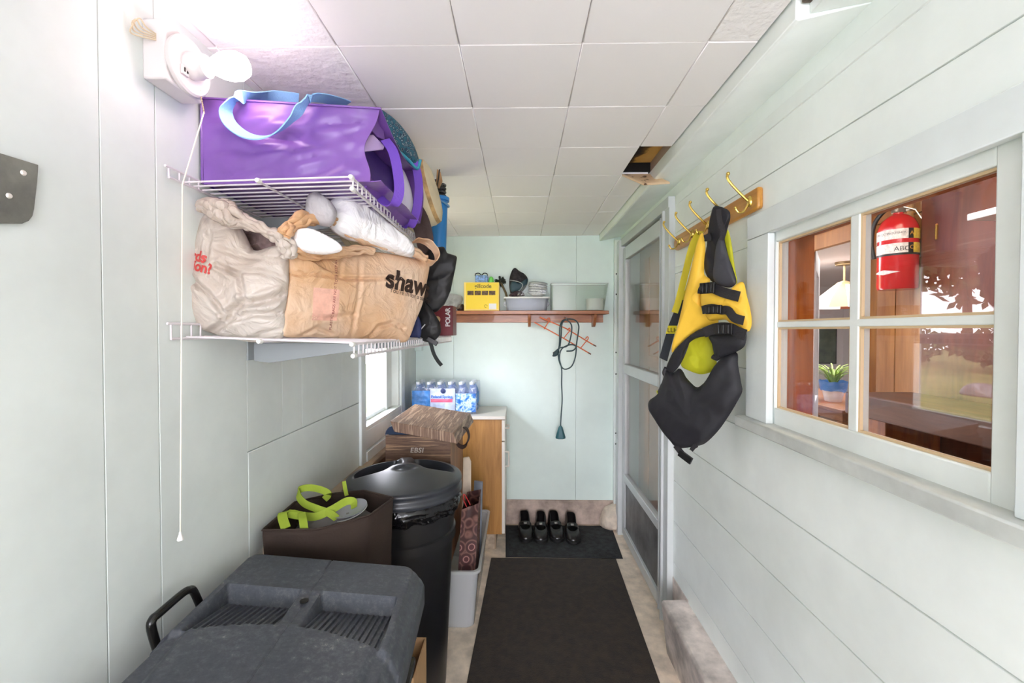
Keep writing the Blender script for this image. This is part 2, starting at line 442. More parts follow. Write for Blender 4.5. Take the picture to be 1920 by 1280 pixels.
# cavity above the missing tile: stained plywood and a joist
m_stain, nt, N, L, b = newmat('stained_plywood')
vec = coords(N, L, (1, 1, 1)); n = N.new('ShaderNodeTexNoise'); n.inputs['Scale'].default_value = 9; n.inputs['Detail'].default_value = 6; L.new(vec, n.inputs['Vector'])
sx = N.new('ShaderNodeSeparateXYZ'); L.new(vec, sx.inputs[0]); ma = N.new('ShaderNodeMath'); ma.operation = 'MULTIPLY_ADD'; ma.inputs[1].default_value = 5.5
L.new(sx.outputs['X'], ma.inputs[0]); L.new(n.outputs['Fac'], ma.inputs[2])
L.new(ramp(N, L, ma.outputs[0], [(.25, (26, 18, 12)), (.42, (92, 66, 26)), (.5, (196, 150, 74)), (.8, (206, 162, 92))]), b.inputs['Base Color']); b.inputs['Roughness'].default_value = .85
mb = MB(); mb.box(.455, .64, 1.69, 2.015, ZC + .055, ZC + .07)
mb.mi = 1; mb.box(.448, .458, 1.69, 2.015, ZC + .0145, ZC + .07); mb.box(.455, .64, 2.0, 2.015, ZC + .0145, ZC + .055); mb.box(.455, .64, 1.69, 1.697, ZC + .0145, ZC + .055)
mb.mi = 2; mb.box(.592, .64, 1.69, 2.015, ZC + .004, ZC + .055)
struct(mb.build('trim_3', [m_stain, m_dark, M('pinkish_joist', (170, 152, 140), .8)]))
# the loose tile hanging by its far edge, brown backing showing
m_tileback, nt, N, L, b = newmat('fibre_tile_back')
vec = coords(N, L, (1, 1, 1)); n = N.new('ShaderNodeTexNoise'); n.inputs['Scale'].default_value = 24; n.inputs['Detail'].default_value = 5; L.new(vec, n.inputs['Vector'])
L.new(ramp(N, L, n.outputs['Fac'], [(.34, (70, 42, 22)), (.42, (214, 184, 146)), (.7, (224, 198, 162))]), b.inputs['Base Color']); b.inputs['Roughness'].default_value = .9
A, B2 = Vector((.462, 2.0, 2.163)), Vector((.598, 2.0, 2.163)); C2, D2 = at(1257, 345, Y=1.9), at(1206, 348, Y=1.9)
mb = MB(); nn = Vector((0, .3, 1)).normalized() * .012; mb.hexa([A, B2, C2, D2], [A + nn, B2 + nn, C2 + nn, D2 + nn])
tag(mb.build('ceiling_tile', m_tileback, bevel=.003), 'small brown backed ceiling tile hanging loose below the hole in the ceiling', 'ceiling tile')
# cornice board between the ceiling and the right wall, broken off short near the camera
mb = MB(); mb.prism([(.590, .955, ZC + .012), (.590, .955, 2.128), (.598, .955, 2.124), (XR + .01, .955, 2.162), (XR + .01, .955, ZC + .012)], (0, YB - .02 - .955, 0))
struct(mb.build('trim_4', m_wallR, bevel=.002))
mb = MB(); mb.prism([(.618, YF, ZC + .012), (.618, YF, 2.136), (XR + .01, YF, 2.162), (XR + .01, YF, ZC + .012)], (0, .953 - YF, 0))
mb.mi = 1; mb.box(.60, .618, .3, .95, ZC - .012, ZC + .014)
struct(mb.build('trim_5', [m_wallR, M('rough_grey_wood', (120, 104, 92), .9, var=.4, vscale=20)], bevel=.002))
mb = MB(); mb.box(XR - .004, XR + .01, YF, 2.12, 2.062, 2.105); struct(mb.build('trim_6', m_wallR, bevel=.002))
# upright strip in the far right corner with screw heads
mb = MB(); mb.box(.70, XR, 3.235, YB, .05, 2.13)
mb.mi = 1
for z in (1.88, 1.73, 1.30, 1.14, .70, .62): mb.lathe([(0, 0), (.006, 0), (.006, .004), (0, .004)], 8, Matrix.Translation((.712, 3.236, z)) @ Matrix.Rotation(R(90), 4, 'X'))
struct(mb.build('trim_7', [m_wallR, m_black], bevel=.002))
# ------------------------------------------------------------------ window in the left wall
w = thing('window_1', None, None, (XL, 2.49, .955)); w['kind'] = 'structure'
mb = MB()
mb.box(XL - .09, XL, 2.16, 2.185, .955, 1.95); mb.box(XL - .09, XL, 2.795, 2.82, .955, 1.95); mb.box(XL - .09, XL, 2.16, 2.82, 1.92, 1.95); mb.box(XL - .09, XL + .012, 2.16, 2.82, .955, .975)
mb.build('window_jamb', m_sash, w, bevel=.002)
mb = MB(); mb.box(XL, XL + .014, 2.10, 2.165, .80, 2.0); mb.box(XL, XL + .014, 2.815, 2.90, .90, 2.0); mb.box(XL, XL + .014, 2.10, 2.90, 1.945, 2.03)
mb.box(XL, XL + .012, 2.165, 2.815, .862, .955); mb.box(XL, XL + .018, 2.165, 2.815, .80, .85)
mb.build('window_casing', m_trim, w, bevel=.003)
mb = MB(); x0, x1 = XL - .07, XL - .045
mb.box(x0, x1, 2.185, 2.205, .975, 1.92); mb.box(x0, x1, 2.66, 2.795, .975, 1.92); mb.box(x0, x1, 2.205, 2.66, .975, .995); mb.box(x0, x1, 2.205, 2.66, 1.895, 1.92); mb.box(x0 - .01, x1 + .01, 2.655, 2.68, .975, 1.92)
mb.build('window_frame', m_sash, w, bevel=.002)
mb = MB(); mb.box(XL - .06, XL - .057, 2.205, 2.66, .995, 1.895); mb.build('window_pane', m_glass, w)
# ------------------------------------------------------------------ four-pane window in the right wall
w = thing('window_2', None, None, (XR, 1.0, 1.18)); w['kind'] = 'structure'
mb = MB(); xc = XR - .02
mb.box(xc, XR, 1.30, 1.418, 1.185, 1.748); mb.box(xc, XR, .55, .652, 1.185, 1.748)
mb.build('window_casing', m_trim, w, bevel=.002)
mb = MB(); mb.box(xc, XR, .55, 1.418, 1.75, 1.822); mb.build('head_casing', m_trim, w, bevel=.002)
mb = MB(); mb.box(XR - .045, XR + .01, .5, 1.44, 1.150, 1.184); mb.build('window_sill', M('worn_sill_paint', (200, 204, 200), .5, var=.06, vscale=9), w, bevel=.004)
mb = MB(); x0, x1 = XR + .004, XR + .042
mb.box(x0, x1, 1.301, 1.35, 1.18, 1.765); mb.box(x0, x1, .66, .708, 1.18, 1.765); mb.box(x0, x1, .708, 1.301, 1.18, 1.232); mb.box(x0, x1, .708, 1.301, 1.722, 1.765)
mb.build('sash_frame', m_sash, w, bevel=.003)
mb = MB(); mb.box(XR + .009, XR + .036, .992, 1.017, 1.232, 1.722); mb.box(XR + .009, XR + .036, .708, 1.301, 1.470, 1.486); mb.build('muntin', m_sash, w, bevel=.002)
for y0, y1 in ((.708, .992), (1.017, 1.301)):
    for z0, z1 in ((1.232, 1.470), (1.486, 1.722)):
        mb = MB(); mb.box(XR + .020, XR + .023, y0, y1, z0, z1); mb.build('window_pane', m_glass2, w)
mb = MB()
for y0, y1 in ((.708, .992), (1.017, 1.301)):
    for z0, z1 in ((1.232, 1.470), (1.486, 1.722)):
        for a in ((y0, y0 + .005, z0, z1), (y1 - .005, y1, z0, z1), (y0, y1, z0, z0 + .005), (y0, y1, z1 - .005, z1)): mb.box(XR + .0125, XR + .019, *a)
mb.build('glazing_putty', M('yellowed_putty', (214, 188, 150), .7), w)
mb = MB(); mb.box(XR + .0435, XR + .14, 1.336, 1.3495, 1.185, 1.76); mb.box(XR + .0435, XR + .14, .662, .674, 1.185, 1.76); mb.box(XR + .0435, XR + .14, .675, 1.335, 1.748, 1.763); mb.box(XR + .0435, XR + .14, .675, 1.335, 1.182, 1.195)
tag(mb.build('window_jamb', Mwood('amber_window_jamb', (200, 116, 48), (160, 84, 30), (8, 8, .9), 3, 3, .45), w, bevel=.002), 'amber stained wooden inner jamb')
# ------------------------------------------------------------------ aluminium storm door
d = thing('door_1', None, None, (.74, 2.64, 0)); d['kind'] = 'structure'
mb = MB()
mb.box(.72, XR + .02, 2.125, 2.20, .0, 2.10); mb.box(.70, XR + .02, 3.10, 3.165, 0, 2.10); mb.box(.715, XR + .02, 2.125, 3.165, 2.055, 2.11)
mb.build('door_casing', m_aluw, d, bevel=.003)
mb = MB(); mb.box(.708, .722, 2.185, 2.20, 0, 2.055); mb.box(.708, .722, 2.225, 2.232, .03, 2.03); mb.build('door_stop', m_alu, d, bevel=.001)
mb = MB(); x0, x1 = .728, .758
mb.box(x0, x1, 2.205, 2.285, .02, 2.04); mb.box(x0, x1, 3.03, 3.095, .02, 2.04); mb.box(x0, x1, 2.285, 3.03, 1.955, 2.04); mb.box(x0 - .008, x1, 2.285, 3.03, 1.165, 1.23); mb.box(x0 - .006, x1, 2.285, 3.03, .415, .465); mb.box(x0 - .006, x1, 2.285, 3.03, .02, .085)
mb.build('door_frame', m_alu, d, bevel=.004)
mb = MB(); mb.box(.738, .744, 2.285, 3.03, .085, .415); mb.build('kick_panel', m_alup, d)
for z0, z1 in ((.465, 1.165), (1.23, 1.955)):
    mb = MB(); mb.box(.741, .744, 2.285, 3.03, z0, z1); mb.build('door_pane', m_glass, d)
d = thing('door_2', None, None, (.87, 2.64, 0)); d['kind'] = 'structure'
mb = MB(); mb.box(.86, .90, 2.14, 3.15, 0, 2.10); mb.build('door_leaf', M('tan_painted_door', (176, 140, 112), .6, var=.05, vscale=3), d)
mb = MB(); mb.box(.852, .862, 2.30, 2.98, 1.22, 1.30); mb.box(.852, .862, 2.30, 2.40, .2, 1.95); mb.box(.852, .862, 2.9, 3.0, .2, 1.95); mb.build('door_rail', M('warm_wood_rail', (178, 128, 80), .5, var=.1), d, bevel=.004)
# ================================================================== wire shelves on the left wall
m_wire = M('white_coated_wire', (214, 208, 212), .35)
m_brk = M('grey_shelf_bracket', (150, 156, 158), .5, metal=.2)
def wire_shelf(label, y0, y1, xf, zr, zf, lip_up, grp):
    t = thing('wire_shelf', label, 'shelf', (XL, (y0 + y1) / 2, zr), 0, grp)
    def zz(x): return zr + (zf - zr) * (x - XL) / (xf - XL)
    mb = MB(); n = int((y1 - y0) / .0285)
    for i in range(n + 1):
        y = y0 + (y1 - y0) * i / n; mb.tube([(XL + .008, y, zr), (xf, y, zf), (xf + .002, y, zf - .004), (xf + .002, y, zf - .03)], .0021, 6)
    mb.build('deck_wires', m_wire, t, smooth=True)
    mb = MB(); mb.tube([(xf, y0 - .004, zf - .003), (xf, y1, zf - .003)], .0034, 8); mb.tube([(xf + .0035, y0 - .004, zf - .03), (xf + .0035, y1, zf - .03)], .0034, 8)
    mb.build('front_rail', m_wire, t, smooth=True)
    mb = MB(); mb.tube([(XL + .008, y0 - .055, zr + lip_up), (XL + .008, y1, zr + lip_up)], .003, 8); mb.tube([(XL + .008, y0 - .045, zr - .004), (XL + .008, y1, zr - .004)], .003, 8)
    for k in range(4): mb.tube([(XL + .008, y0 - .045 + .03 * k, zr + lip_up), (XL + .008, y0 - .045 + .03 * k, zr - .004)], .002, 6)
    mb.build('rear_rail', m_wire, t, smooth=True)
    xm = XL + (xf - XL) * .46
    mb = MB(); mb.tube([(xm, y0 - .004, zz(xm) - .005), (xm, y1, zz(xm) - .005)], .003, 8); mb.build('middle_rail', m_wire, t, smooth=True)
    for (x, z) in ((xm, zz(xm) - .004), (xf, zf - .003), (xf + .003, zf - .03)):
        mb = MB(); mb.lathe([(0, 0), (.0055, .001), (.0065, .006), (.005, .014), (0, .015)], 10, Matrix.Translation((x, y0 + .003, z)) @ Matrix.Rotation(R(90), 4, 'X')); mb.build('end_cap', m_white, t, smooth=True)
    return t
ZU, ZL0, ZL1 = 1.806, 1.446, 1.432
up = wire_shelf('upper white wire shelf on the left wall, carrying the purple tote', 1.0, 2.38, -.386, ZU - .002, ZU + .008, .018, None)
lo = wire_shelf('lower white wire shelf on the left wall, carrying the grocery bags', 1.0, 2.42, -.386, ZL0, ZL1, .03, None)
mb = MB(); mb.box(XL, XL + .004, 1.235, 1.265, 1.375, 1.432)
mb.prism([(XL + .004, 1.262, 1.425), (XL + .004, 1.262, 1.372), (XL + .05, 1.262, 1.366), (-.42, 1.262, 1.41), (-.42, 1.262, 1.422)], (0, .004, 0)); mb.box(XL + .004, -.42, 1.262, 1.28, 1.42, 1.424)
mb.build('shelf_bracket', m_brk, lo, bevel=.001)
mb = MB(); mb.prism([(XL + .004, 2.2, 1.425), (XL + .004, 2.2, 1.372), (XL + .05, 2.2, 1.366), (-.42, 2.2, 1.41), (-.42, 2.2, 1.422)], (0, .004, 0)); mb.build('shelf_bracket', m_brk, lo)
mb = MB(); mb.prism([(XL + .001, 1.30, 1.80), (XL + .001, 1.30, 1.75), (XL + .05, 1.30, 1.745), (-.42, 1.30, 1.79), (-.42, 1.30, 1.795)], (0, .004, 0)); mb.build('shelf_bracket', m_brk, up)
# ================================================================== purple tote lying on the upper shelf
m_purple = M('purple_laminated_cloth', (116, 78, 154), .36, var=.05, vscale=6, bump=.25, bscale=11, bdist=.02)
m_purpled = M('deep_purple_lining', (74, 44, 132), .55)
m_blue = M('light_blue_webbing', (140, 186, 232), .8, bump=.25, bscale=220)
m_pstrap = M('purple_webbing', (104, 66, 172), .75, bump=.2, bscale=200)
T0 = thing('tote_bag', 'large purple tote lying on its side on the upper wire shelf', 'bag', (-.56, 1.27, ZU + .006))
def tote_pt(u, v, y):
    """u 0..1 from base (wall) to open mouth, v 0..1 up; y depth"""
    x = -.775 + u * .438 + .012 * math.sin(v * 3) * u
    zt = 2.026 - .030 * u; zb = ZU + .012 + .004 * u
    return Vector((x, y, zb + (zt - zb) * v))
mb = MB()
def fr(u, v):
    p = tote_pt(u, v, 1.055)
    bulge = .028 * math.sin(math.pi * v) * math.sin(math.pi * min(1, u * .92 + .04))
    cr = .010 * noise.noise(Vector((u * 5 + v * 2, v * 3 - u * 3, 3.1))) + .007 * (1 - 2 * abs(noise.noise(Vector((u * 4 - v * 5, v * 4 + u, 8.2)))))
    dent = .02 * math.exp(-((u - .52) ** 2 * 18 + (v - .55 + .25 * (u - .5)) ** 2 * 90))
    e = min(1, 8 * min(u + .02, 1.02 - u, v + .02, 1.02 - v))
    p.y += .012 * math.sin(3.1 * v) * u - bulge * .55 + (cr + dent) * e
    p.x += (-.044 * math.exp(-((v - .50) / .34) ** 2) - .022 * (1 - v)) * u ** 4
    return p
mb.grid(fr, 56, 30, (0, .0025, 0))
mb.build('front_panel', m_purple, T0, smooth=True)
mb = MB()
mb.grid(lambda u, v: tote_pt(u, v, 1.47) + Vector((0, .012 * noise.noise(Vector((u * 4, v * 4, 1))), 0)), 24, 12, (0, -.0025, 0)); mb.build('back_panel', m_purple, T0, smooth=True)
mb = MB(); mb.grid(lambda u, v: tote_pt(u, 1, 1.058 + v * .41) + Vector((0, 0, -.035 * math.sin(math.pi * v) * u)), 24, 14, (0, 0, -.002))
mb.grid(lambda u, v: tote_pt(u, 0, 1.058 + v * .41) + Vector((0, 0, .004 * noise.noise(Vector((u * 6, v * 6, 4))) + .002)), 24, 14, (0, 0, .002)); mb.build('side_gusset', m_purple, T0, smooth=True)
mb = MB(); mb.grid(lambda u, v: tote_pt(0.0, v, 1.058 + u * .41), 6, 6, (.003, 0, 0)); mb.build('base_panel', m_purpled, T0)
mb = MB(); mb.grid(lambda u, v: tote_pt(.80, .05 + v * .9, 1.07 + u * .39), 6, 6, (.003, 0, 0)); mb.build('lining', m_purpled, T0)
mb = MB()
for (a, b2) in ((0, 1), (1, 1)): pass
mb.tube([tote_pt(u, 1, 1.054) for u in [i / 20 for i in range(21)]], .0028, 6); mb.tube([tote_pt(0, v, 1.054) for v in [i / 10 for i in range(11)]], .0028, 6)
mb.build('seam_piping', m_purple, T0, smooth=True)
mb = MB(); q = [at(706, 209, Y=1.075), at(717, 224, Y=1.12), at(722, 262, Y=1.14), at(708, 256, Y=1.11), at(692, 240, Y=1.08)]; mb.prism(q, (-.003, .003, 0)); mb.build('inside_fold', m_purple, T0, bevel=.001)
mb = MB(); q = [at(680, 254, Y=1.075), at(700, 252, Y=1.10), at(721, 274, Y=1.14), at(719, 280, Y=1.14), at(683, 284, Y=1.08)]; mb.prism(q, (-.003, .004, 0)); mb.build('inside_fold', M('gusset_highlight', (176, 150, 196), .4), T0, bevel=.001)  # pale lilac piece paints a highlight on the bag's gusset
# light blue strap looped over the top edge and hanging down the near face
yb = 1.03
P = [at(560, 186, Y=1.16), at(505, 180, Y=1.11), at(466, 181, Y=1.05), at(440, 186, Y=1.03), at(424, 208, Y=yb), at(432, 232, Y=yb), at(460, 253, Y=yb - .004), at(492, 258, Y=yb - .006), at(522, 246, Y=yb - .006), at(548, 222, Y=yb - .004), at(566, 199, Y=yb), at(582, 184, Y=1.03), at(605, 184, Y=1.07), at(632, 190, Y=1.13), at(650, 196, Y=1.18)]
Q = curve(P, 6); sd = []
for i, q in enumerate(Q):
    t = i / (len(Q) - 1); s0 = Vector((.75, .1, .55)); s1 = Vector((.1, .75, .55)); s2 = Vector((.85, -.1, .45))
    sd.append(s0.lerp(s1, min(1, t * 2)) if t < .5 else s1.lerp(s2, (t - .5) * 2))
mb = MB(); mb.ribbon(Q, .03, .0028, sd); tag(mb.build('strap', m_blue, T0, smooth=True), 'light blue carrying strap')
# purple handles at the mouth
for i, (px, dy) in enumerate((((733, 268), .0), ((776, 300), .16))):
    pass
P = [at(722, 262, Y=1.13), at(737, 285, Y=1.13), at(746, 325, Y=1.14), at(748, 362, Y=1.15), at(738, 384, Y=1.16), at(722, 380, Y=1.17), at(705, 362, Y=1.18), at(694, 345, Y=1.19)]
mb = MB(); mb.ribbon(curve(P, 6), .027, .003, Vector((.8, .5, .15))); mb.build('handle', m_pstrap, T0, smooth=True)
P = [at(768, 290, Y=1.40), at(779, 312, Y=1.40), at(785, 345, Y=1.41), at(783, 380, Y=1.42), at(778, 405, Y=1.42), at(768, 425, Y=1.43), at(752, 415, Y=1.43)]
mb = MB(); mb.ribbon(curve(P, 6), .028, .003, Vector((.8, .5, .15))); mb.build('handle', m_pstrap, T0, smooth=True)
# purple mouth edge drooping over the shelf rail
P = [at(688, 345, Y=1.085), at(706, 362, Y=1.15), at(722, 385, Y=1.24), at(742, 402, Y=1.33), at(764, 418, Y=1.44)]
mb = MB(); mb.ribbon(curve(P, 6), .035, .006, Vector((.5, 0, .8))); mb.build('mouth_hem', m_purple, T0, smooth=True)
# paisley bag stuffed into the mouth
m_pais = Mpattern('teal_paisley_quilting', (40, 60, 90), [(.05, (20, 26, 50)), (.26, (28, 44, 74)), (.36, (136, 158, 158)), (.42, (24, 34, 62)), (.62, (34, 88, 104))], 95)
t = thing('handbag', 'quilted teal paisley handbag sticking out of the purple tote', 'bag', (-.37, 1.38, 1.88))
mb = MB(); O = [at(706, 206, Y=1.30), at(728, 214, Y=1.33), at(752, 236, Y=1.36), at(774, 268, Y=1.40), at(786, 302, Y=1.43), at(782, 318, Y=1.43), at(758, 300, Y=1.40), at(735, 290, Y=1.37), at(712, 262, Y=1.33)]
mb.blob(O, (.3, -.9, -.1), .035, .06, n=60, rings=12, amp=.005, freq=22); mb.build('quilted_body', m_pais, t, smooth=True)
mb = MB(); mb.tube(curve([at(718, 268, Y=1.29), at(742, 280, Y=1.32), at(764, 298, Y=1.36), at(782, 316, Y=1.40), at(788, 300, Y=1.41)], 6), .005, 8); mb.build('zip_trim', M('teal_binding', (52, 142, 164), .6), t, smooth=True)
mb = MB(); mb.blob([at(744, 322, Y=1.41), at(756, 318, Y=1.41), at(772, 360, Y=1.43), at(772, 400, Y=1.43), at(750, 408, Y=1.42), at(744, 360, Y=1.41)], (.3, -.9, 0), .012, .02, n=36, rings=6, amp=.004)
tag(mb.build('folded_cloth', M('pale_lilac_cloth', (208, 200, 214), .8), smooth=True), 'pale folded cloth inside the mouth of the purple tote', 'cloth')
# dark brown strap bag end beyond the tote
m_brown = M('dark_brown_webbing', (62, 42, 38), .7, bump=.3, bscale=200)
P = [at(748, 363, Y=1.50), at(768, 374, Y=1.52), at(786, 394, Y=1.55), at(798, 420, Y=1.58), at(804, 452, Y=1.60), at(800, 470, Y=1.58), at(792, 462, Y=1.56), at(786, 432, Y=1.54), at(776, 410, Y=1.52)]
mb = MB(); mb.ribbon(curve(P, 6), .035, .004, Vector((.7, .1, .6)))
tag(mb.build('luggage_strap', m_brown, smooth=True), 'dark brown strap looping over the far front rail of the upper shelf', 'strap')
# cream bucket on its side, wire bail, then a blue pail with a coil of rope in it
m_cream = M('aged_cream_plastic', (222, 206, 172), .5, var=.10, vscale=5)
t = thing('bucket', 'cream plastic bucket lying on its side past the purple tote', 'bucket', (-.43, 1.70, ZU + .012))
A = Matrix.Translation((-.47, 1.70, ZU + .165)) @ Matrix.Rotation(R(-14), 4, 'Y') @ Matrix.Rotation(R(90), 4, 'Y')
mb = MB(); mb.lathe([(0, -.23), (.150, -.23), (.150, -.21), (.146, -.21), (.126, .11), (.116, .135), (.09, .146), (.05, .150), (0, .151)], 40, A); mb.build('bucket_body', m_cream, t, smooth=True)
mb = MB(); mb.lathe([(.1215, .118), (.1225, .120), (.1185, .131), (.116, .1345)], 40, A); tag(mb.build('rusty_rim', M('rust_stained_rim', (186, 152, 102), .7, var=.2, vscale=30), t, smooth=True), 'rust stained edge')
P = [at(824, 318, Y=1.80), at(820, 346, Y=1.76), at(812, 372, Y=1.70), at(800, 385, Y=1.66), at(786, 386, Y=1.62)]
mb = MB(); mb.tube(curve(P, 6), .003, 8); mb.build('wire_handle', M('dark_wire', (72, 64, 58), .4, metal=.8), t, smooth=True)
mb = MB(); mb.prism([at(819, 316, Y=1.83), at(825, 320, Y=1.83), at(829, 338, Y=1.83), at(823, 352, Y=1.83), at(817, 350, Y=1.83)], (0, .015, 0)); mb.build('handle_grip', M('worn_wood', (170, 132, 92), .7, var=.2), t, bevel=.003)
t = thing('pail', 'narrow blue plastic pail at the far end of the upper shelf', 'pail', (-.37, 2.0, ZU + .012))
A = Matrix.Translation((-.374, 2.0, ZU + .012))
mb = MB(); mb.lathe([(0, 0), (.034, 0), (.042, .235), (.049, .235), (.05, .25), (.042, .25), (.033, .01), (0, .01)], 32, A); mb.build('pail_body', M('bright_blue_plastic', (40, 128, 200), .35), t, smooth=True)
mb = MB(); mb.tube([(-.374 + .048 * math.cos(q), 2.0 + .048 * math.sin(q), ZU + .245 - .02 * max(0, math.cos(q))) for q in [i * math.pi / 12 for i in range(24)]], .004, 8, closed=True); mb.build('bail_handle', M('pale_blue_plastic', (110, 160, 200), .4), t, smooth=True)
m_rope = M('black_grey_rope', (70, 70, 72), .8, var=.5, vscale=60)
mb = MB(); c = Vector((-.374, 2.0, ZU + .255)); mb.tube([c + Vector((.03 * math.cos(q), .03 * math.sin(q), q * .0026)) for q in [i * math.pi / 10 for i in range(96)]], .0065, 7)
tag(mb.build('rope_coil', m_rope, smooth=True), 'black and grey rope coiled in the top of the blue pail', 'rope')
# ================================================================== lower shelf: grocery bags
m_wbag = Mbag('white_carrier_plastic', (216, 207, 198), (198, 183, 170), .22)
m_tanbag = Mbag('tan_carrier_plastic', (232, 206, 180), (222, 178, 134), .25, bump=.4)
m_clear = Mbag('milky_film', (216, 212, 213), (196, 193, 197), .4, .25)
m_red = M('red_print', (188, 62, 58), .6); m_ink = M('dark_brown_print', (44, 26, 18), .6)
t = thing('carrier_bag', 'cream white carrier bag with twisted handles and red print on lower shelf', 'bag', (-.66, 1.12, ZL0 + .006))
yb = 1.07
O = [at(x, y, Y=yb) for x, y in ((383, 404), (412, 398), (440, 410), (456, 434), (470, 462), (482, 470), (510, 462), (536, 458), (541, 480), (541, 530), (536, 580), (533, 630), (505, 640), (470, 641), (430, 634), (385, 620), (346, 600), (334, 590), (334, 560), (345, 525), (362, 470), (370, 430))]
mb = MB(); d = Vector((.30, -.95, -.05)); mb.blob(O, d, .045, .095, c=at(440, 545, Y=yb), n=180, rings=46, amp=.012, freq=8.5, seed=3, pw=2, hard=True, creases=[([at(x, y, Y=yb) for x, y in P_], w_, d_) for P_, w_, d_ in (
    ([(336, 508), (372, 526), (404, 552), (430, 584)], .007, .012), ([(540, 552), (500, 566), (465, 570), (440, 592)], .009, .018), ([(536, 588), (480, 588), (440, 600), (392, 628)], .008, .012),
    ([(420, 470), (470, 486), (520, 492), (540, 488)], .006, .005), ([(420, 500), (460, 520), (470, 560)], .006, .008), ([(470, 640), (500, 622), (535, 618)], .006, .008), ([(395, 410), (404, 450), (400, 490)], .006, .006), ([(440, 510), (500, 512), (540, 526)], .006, .006))])
T = bvh(mb); mb.build('bag_body', m_wbag, t, smooth=True, ang=60)
mb = MB()
def wrap_line(mb, s, px, py, ang, size, target, Yd, d=d, bold=0, shear=0):
    vs, fs = text_data(s, size, bold, shear); o = at(px, py, Y=Yd); a = R(ang)
    xd = Vector((math.cos(a), 0, math.sin(a))); yd = Vector((-math.sin(a), 0, math.cos(a)))
    wrap(mb, vs, fs, o, xd, yd, d, target)
wrap_line(mb, 'rds', 365, 488, -14, .036, T, yb, bold=.0012); wrap_line(mb, 'tion?', 362, 505, -14, .034, T, yb, bold=.0012)
tag(mb.build('lettering', m_red, t), 'red printed lettering')
mb = MB(); P = [at(372, 388, Y=1.03), at(392, 385, Y=1.03), at(418, 396, Y=1.03), at(440, 408, Y=1.03), at(470, 420, Y=1.03), at(500, 432, Y=1.03), at(522, 444, Y=1.03), at(538, 462, Y=1.04), at(544, 482, Y=1.05)]
def twist(P, env, rs, k, seed):
    Q = curve(P, 9); mb = MB()
    for m in range(k):
        pts = []; rad = []
        for i, q in enumerate(Q):
            f = i / (len(Q) - 1) * (len(env) - 1); e = env[int(f)] + (env[min(int(f) + 1, len(env) - 1)] - env[int(f)]) * (f - int(f))
            tg = (Q[min(i + 1, len(Q) - 1)] - Q[max(i - 1, 0)]).normalized(); u = tg.orthogonal().normalized(); w = tg.cross(u)
            a = 2 * math.pi * m / k + i * .05 + 1.2 * noise.noise(Vector((i * .12, m, seed)))
            pts.append(q + (u * math.cos(a) + w * math.sin(a)) * e * (.75 + .5 * noise.noise(Vector((i * .2, m * 3, seed))))); rad.append(rs * (e / .014) * (.8 + .4 * noise.noise(Vector((i * .3, m * 5, seed + 2)))))
        mb.tube(pts, rad, 10)
    return mb
twist(P, [.010, .016, .024, .019, .012, .011, .012, .016, .014], .010, 7, 1).build('handle', m_wbag, t, smooth=True, ang=70)
P = [at(438, 404, Y=1.20), at(470, 424, Y=1.20), at(510, 444, Y=1.19), at(540, 470, Y=1.16)]
twist(P, [.012, .009, .009, .012], .009, 5, 4).build('handle', m_wbag, t, smooth=True, ang=70)
mb = MB(); O = [at(x, y, Y=1.135) for x, y in ((452, 425), (480, 428), (512, 446), (520, 470), (498, 490), (470, 480), (455, 455))]
mb.blob(O, (.2, -.97, 0), .012, .05, n=60, rings=12, amp=.016, freq=26, seed=5, hard=True); tag(mb.build('crumpled_paper', M('grey_brown_paper', (120, 100, 96), .8, var=.25, vscale=20), smooth=True, ang=50), 'crumpled grey brown paper inside the cream white carrier bag', 'paper')
# tan bag
t = thing('carrier_bag', 'stuffed tan carrier bag with black lettering at the shelf edge', 'bag', (-.46, 1.25, ZL1 + .01))
fy = lambda px: 1.07 + (px - 535) / 265 * .40
O = [at(x, y, Y=fy(x)) for x, y in ((538, 470), (560, 474), (600, 470), (650, 474), (700, 472), (745, 478), (790, 488), (805, 494), (800, 530), (792, 570), (780, 600), (768, 632), (754, 642), (700, 636), (640, 634), (580, 632), (532, 630), (532, 600), (538, 560), (541, 515))]
d = Vector((.62, -.78, -.03)).normalized()
mb = MB(); mb.blob(O, d, .022, .085, n=180, rings=46, amp=.007, freq=8, seed=11, pw=3.2, round_=.5, stretch=(1, 1, 1.5), creases=[([at(x, y, Y=fy(x)) for x, y in P_], w_, d_) for P_, w_, d_ in (
    ([(538, 511), (572, 517), (580, 514), (640, 524), (700, 524), (760, 522)], .005, .007), ([(540, 590), (600, 598), (660, 590)], .006, .004), ([(690, 632), (705, 612), (730, 606), (752, 616)], .006, .008), ([(640, 480), (630, 520)], .005, .004), ([(672, 480), (664, 560), (655, 630)], .006, .004), ([(560, 632), (590, 614), (620, 626)], .005, .007))])
T = bvh(mb); mb.build('bag_body', m_tanbag, t, smooth=True, ang=60)
mb = MB(); wd_ = Vector((.55, .83, 0)).normalized()
def wrap_dir(mb, s, px, py, slope, size, T, bold=0, shear=0, space=1.0):
    vs, fs = text_data(s, size, bold, shear, space); xd = (wd_ + Vector((0, 0, slope))).normalized(); yd = Vector((0, 0, 1)) - xd * xd.z
    wrap(mb, vs, fs, at(px, py, Y=fy(px)), xd, yd, d, T)
wrap_dir(mb, 'shaws', 713, 538, -.10, .084, T, bold=.0030, shear=.12, space=1.0)
mb.build('lettering', m_ink, t)
mb = MB(); wrap_dir(mb, "You're in for a surprise", 721, 548, -.12, .021, T); mb.build('lettering', m_ink, t)
mb = MB()
wrap_dir(mb, '', 0, 0, 0, .02, T) if False else None
vs, fs = text_data('PLASTIC BAGS ARE NOT TOYS KEEP AWAY', .011)
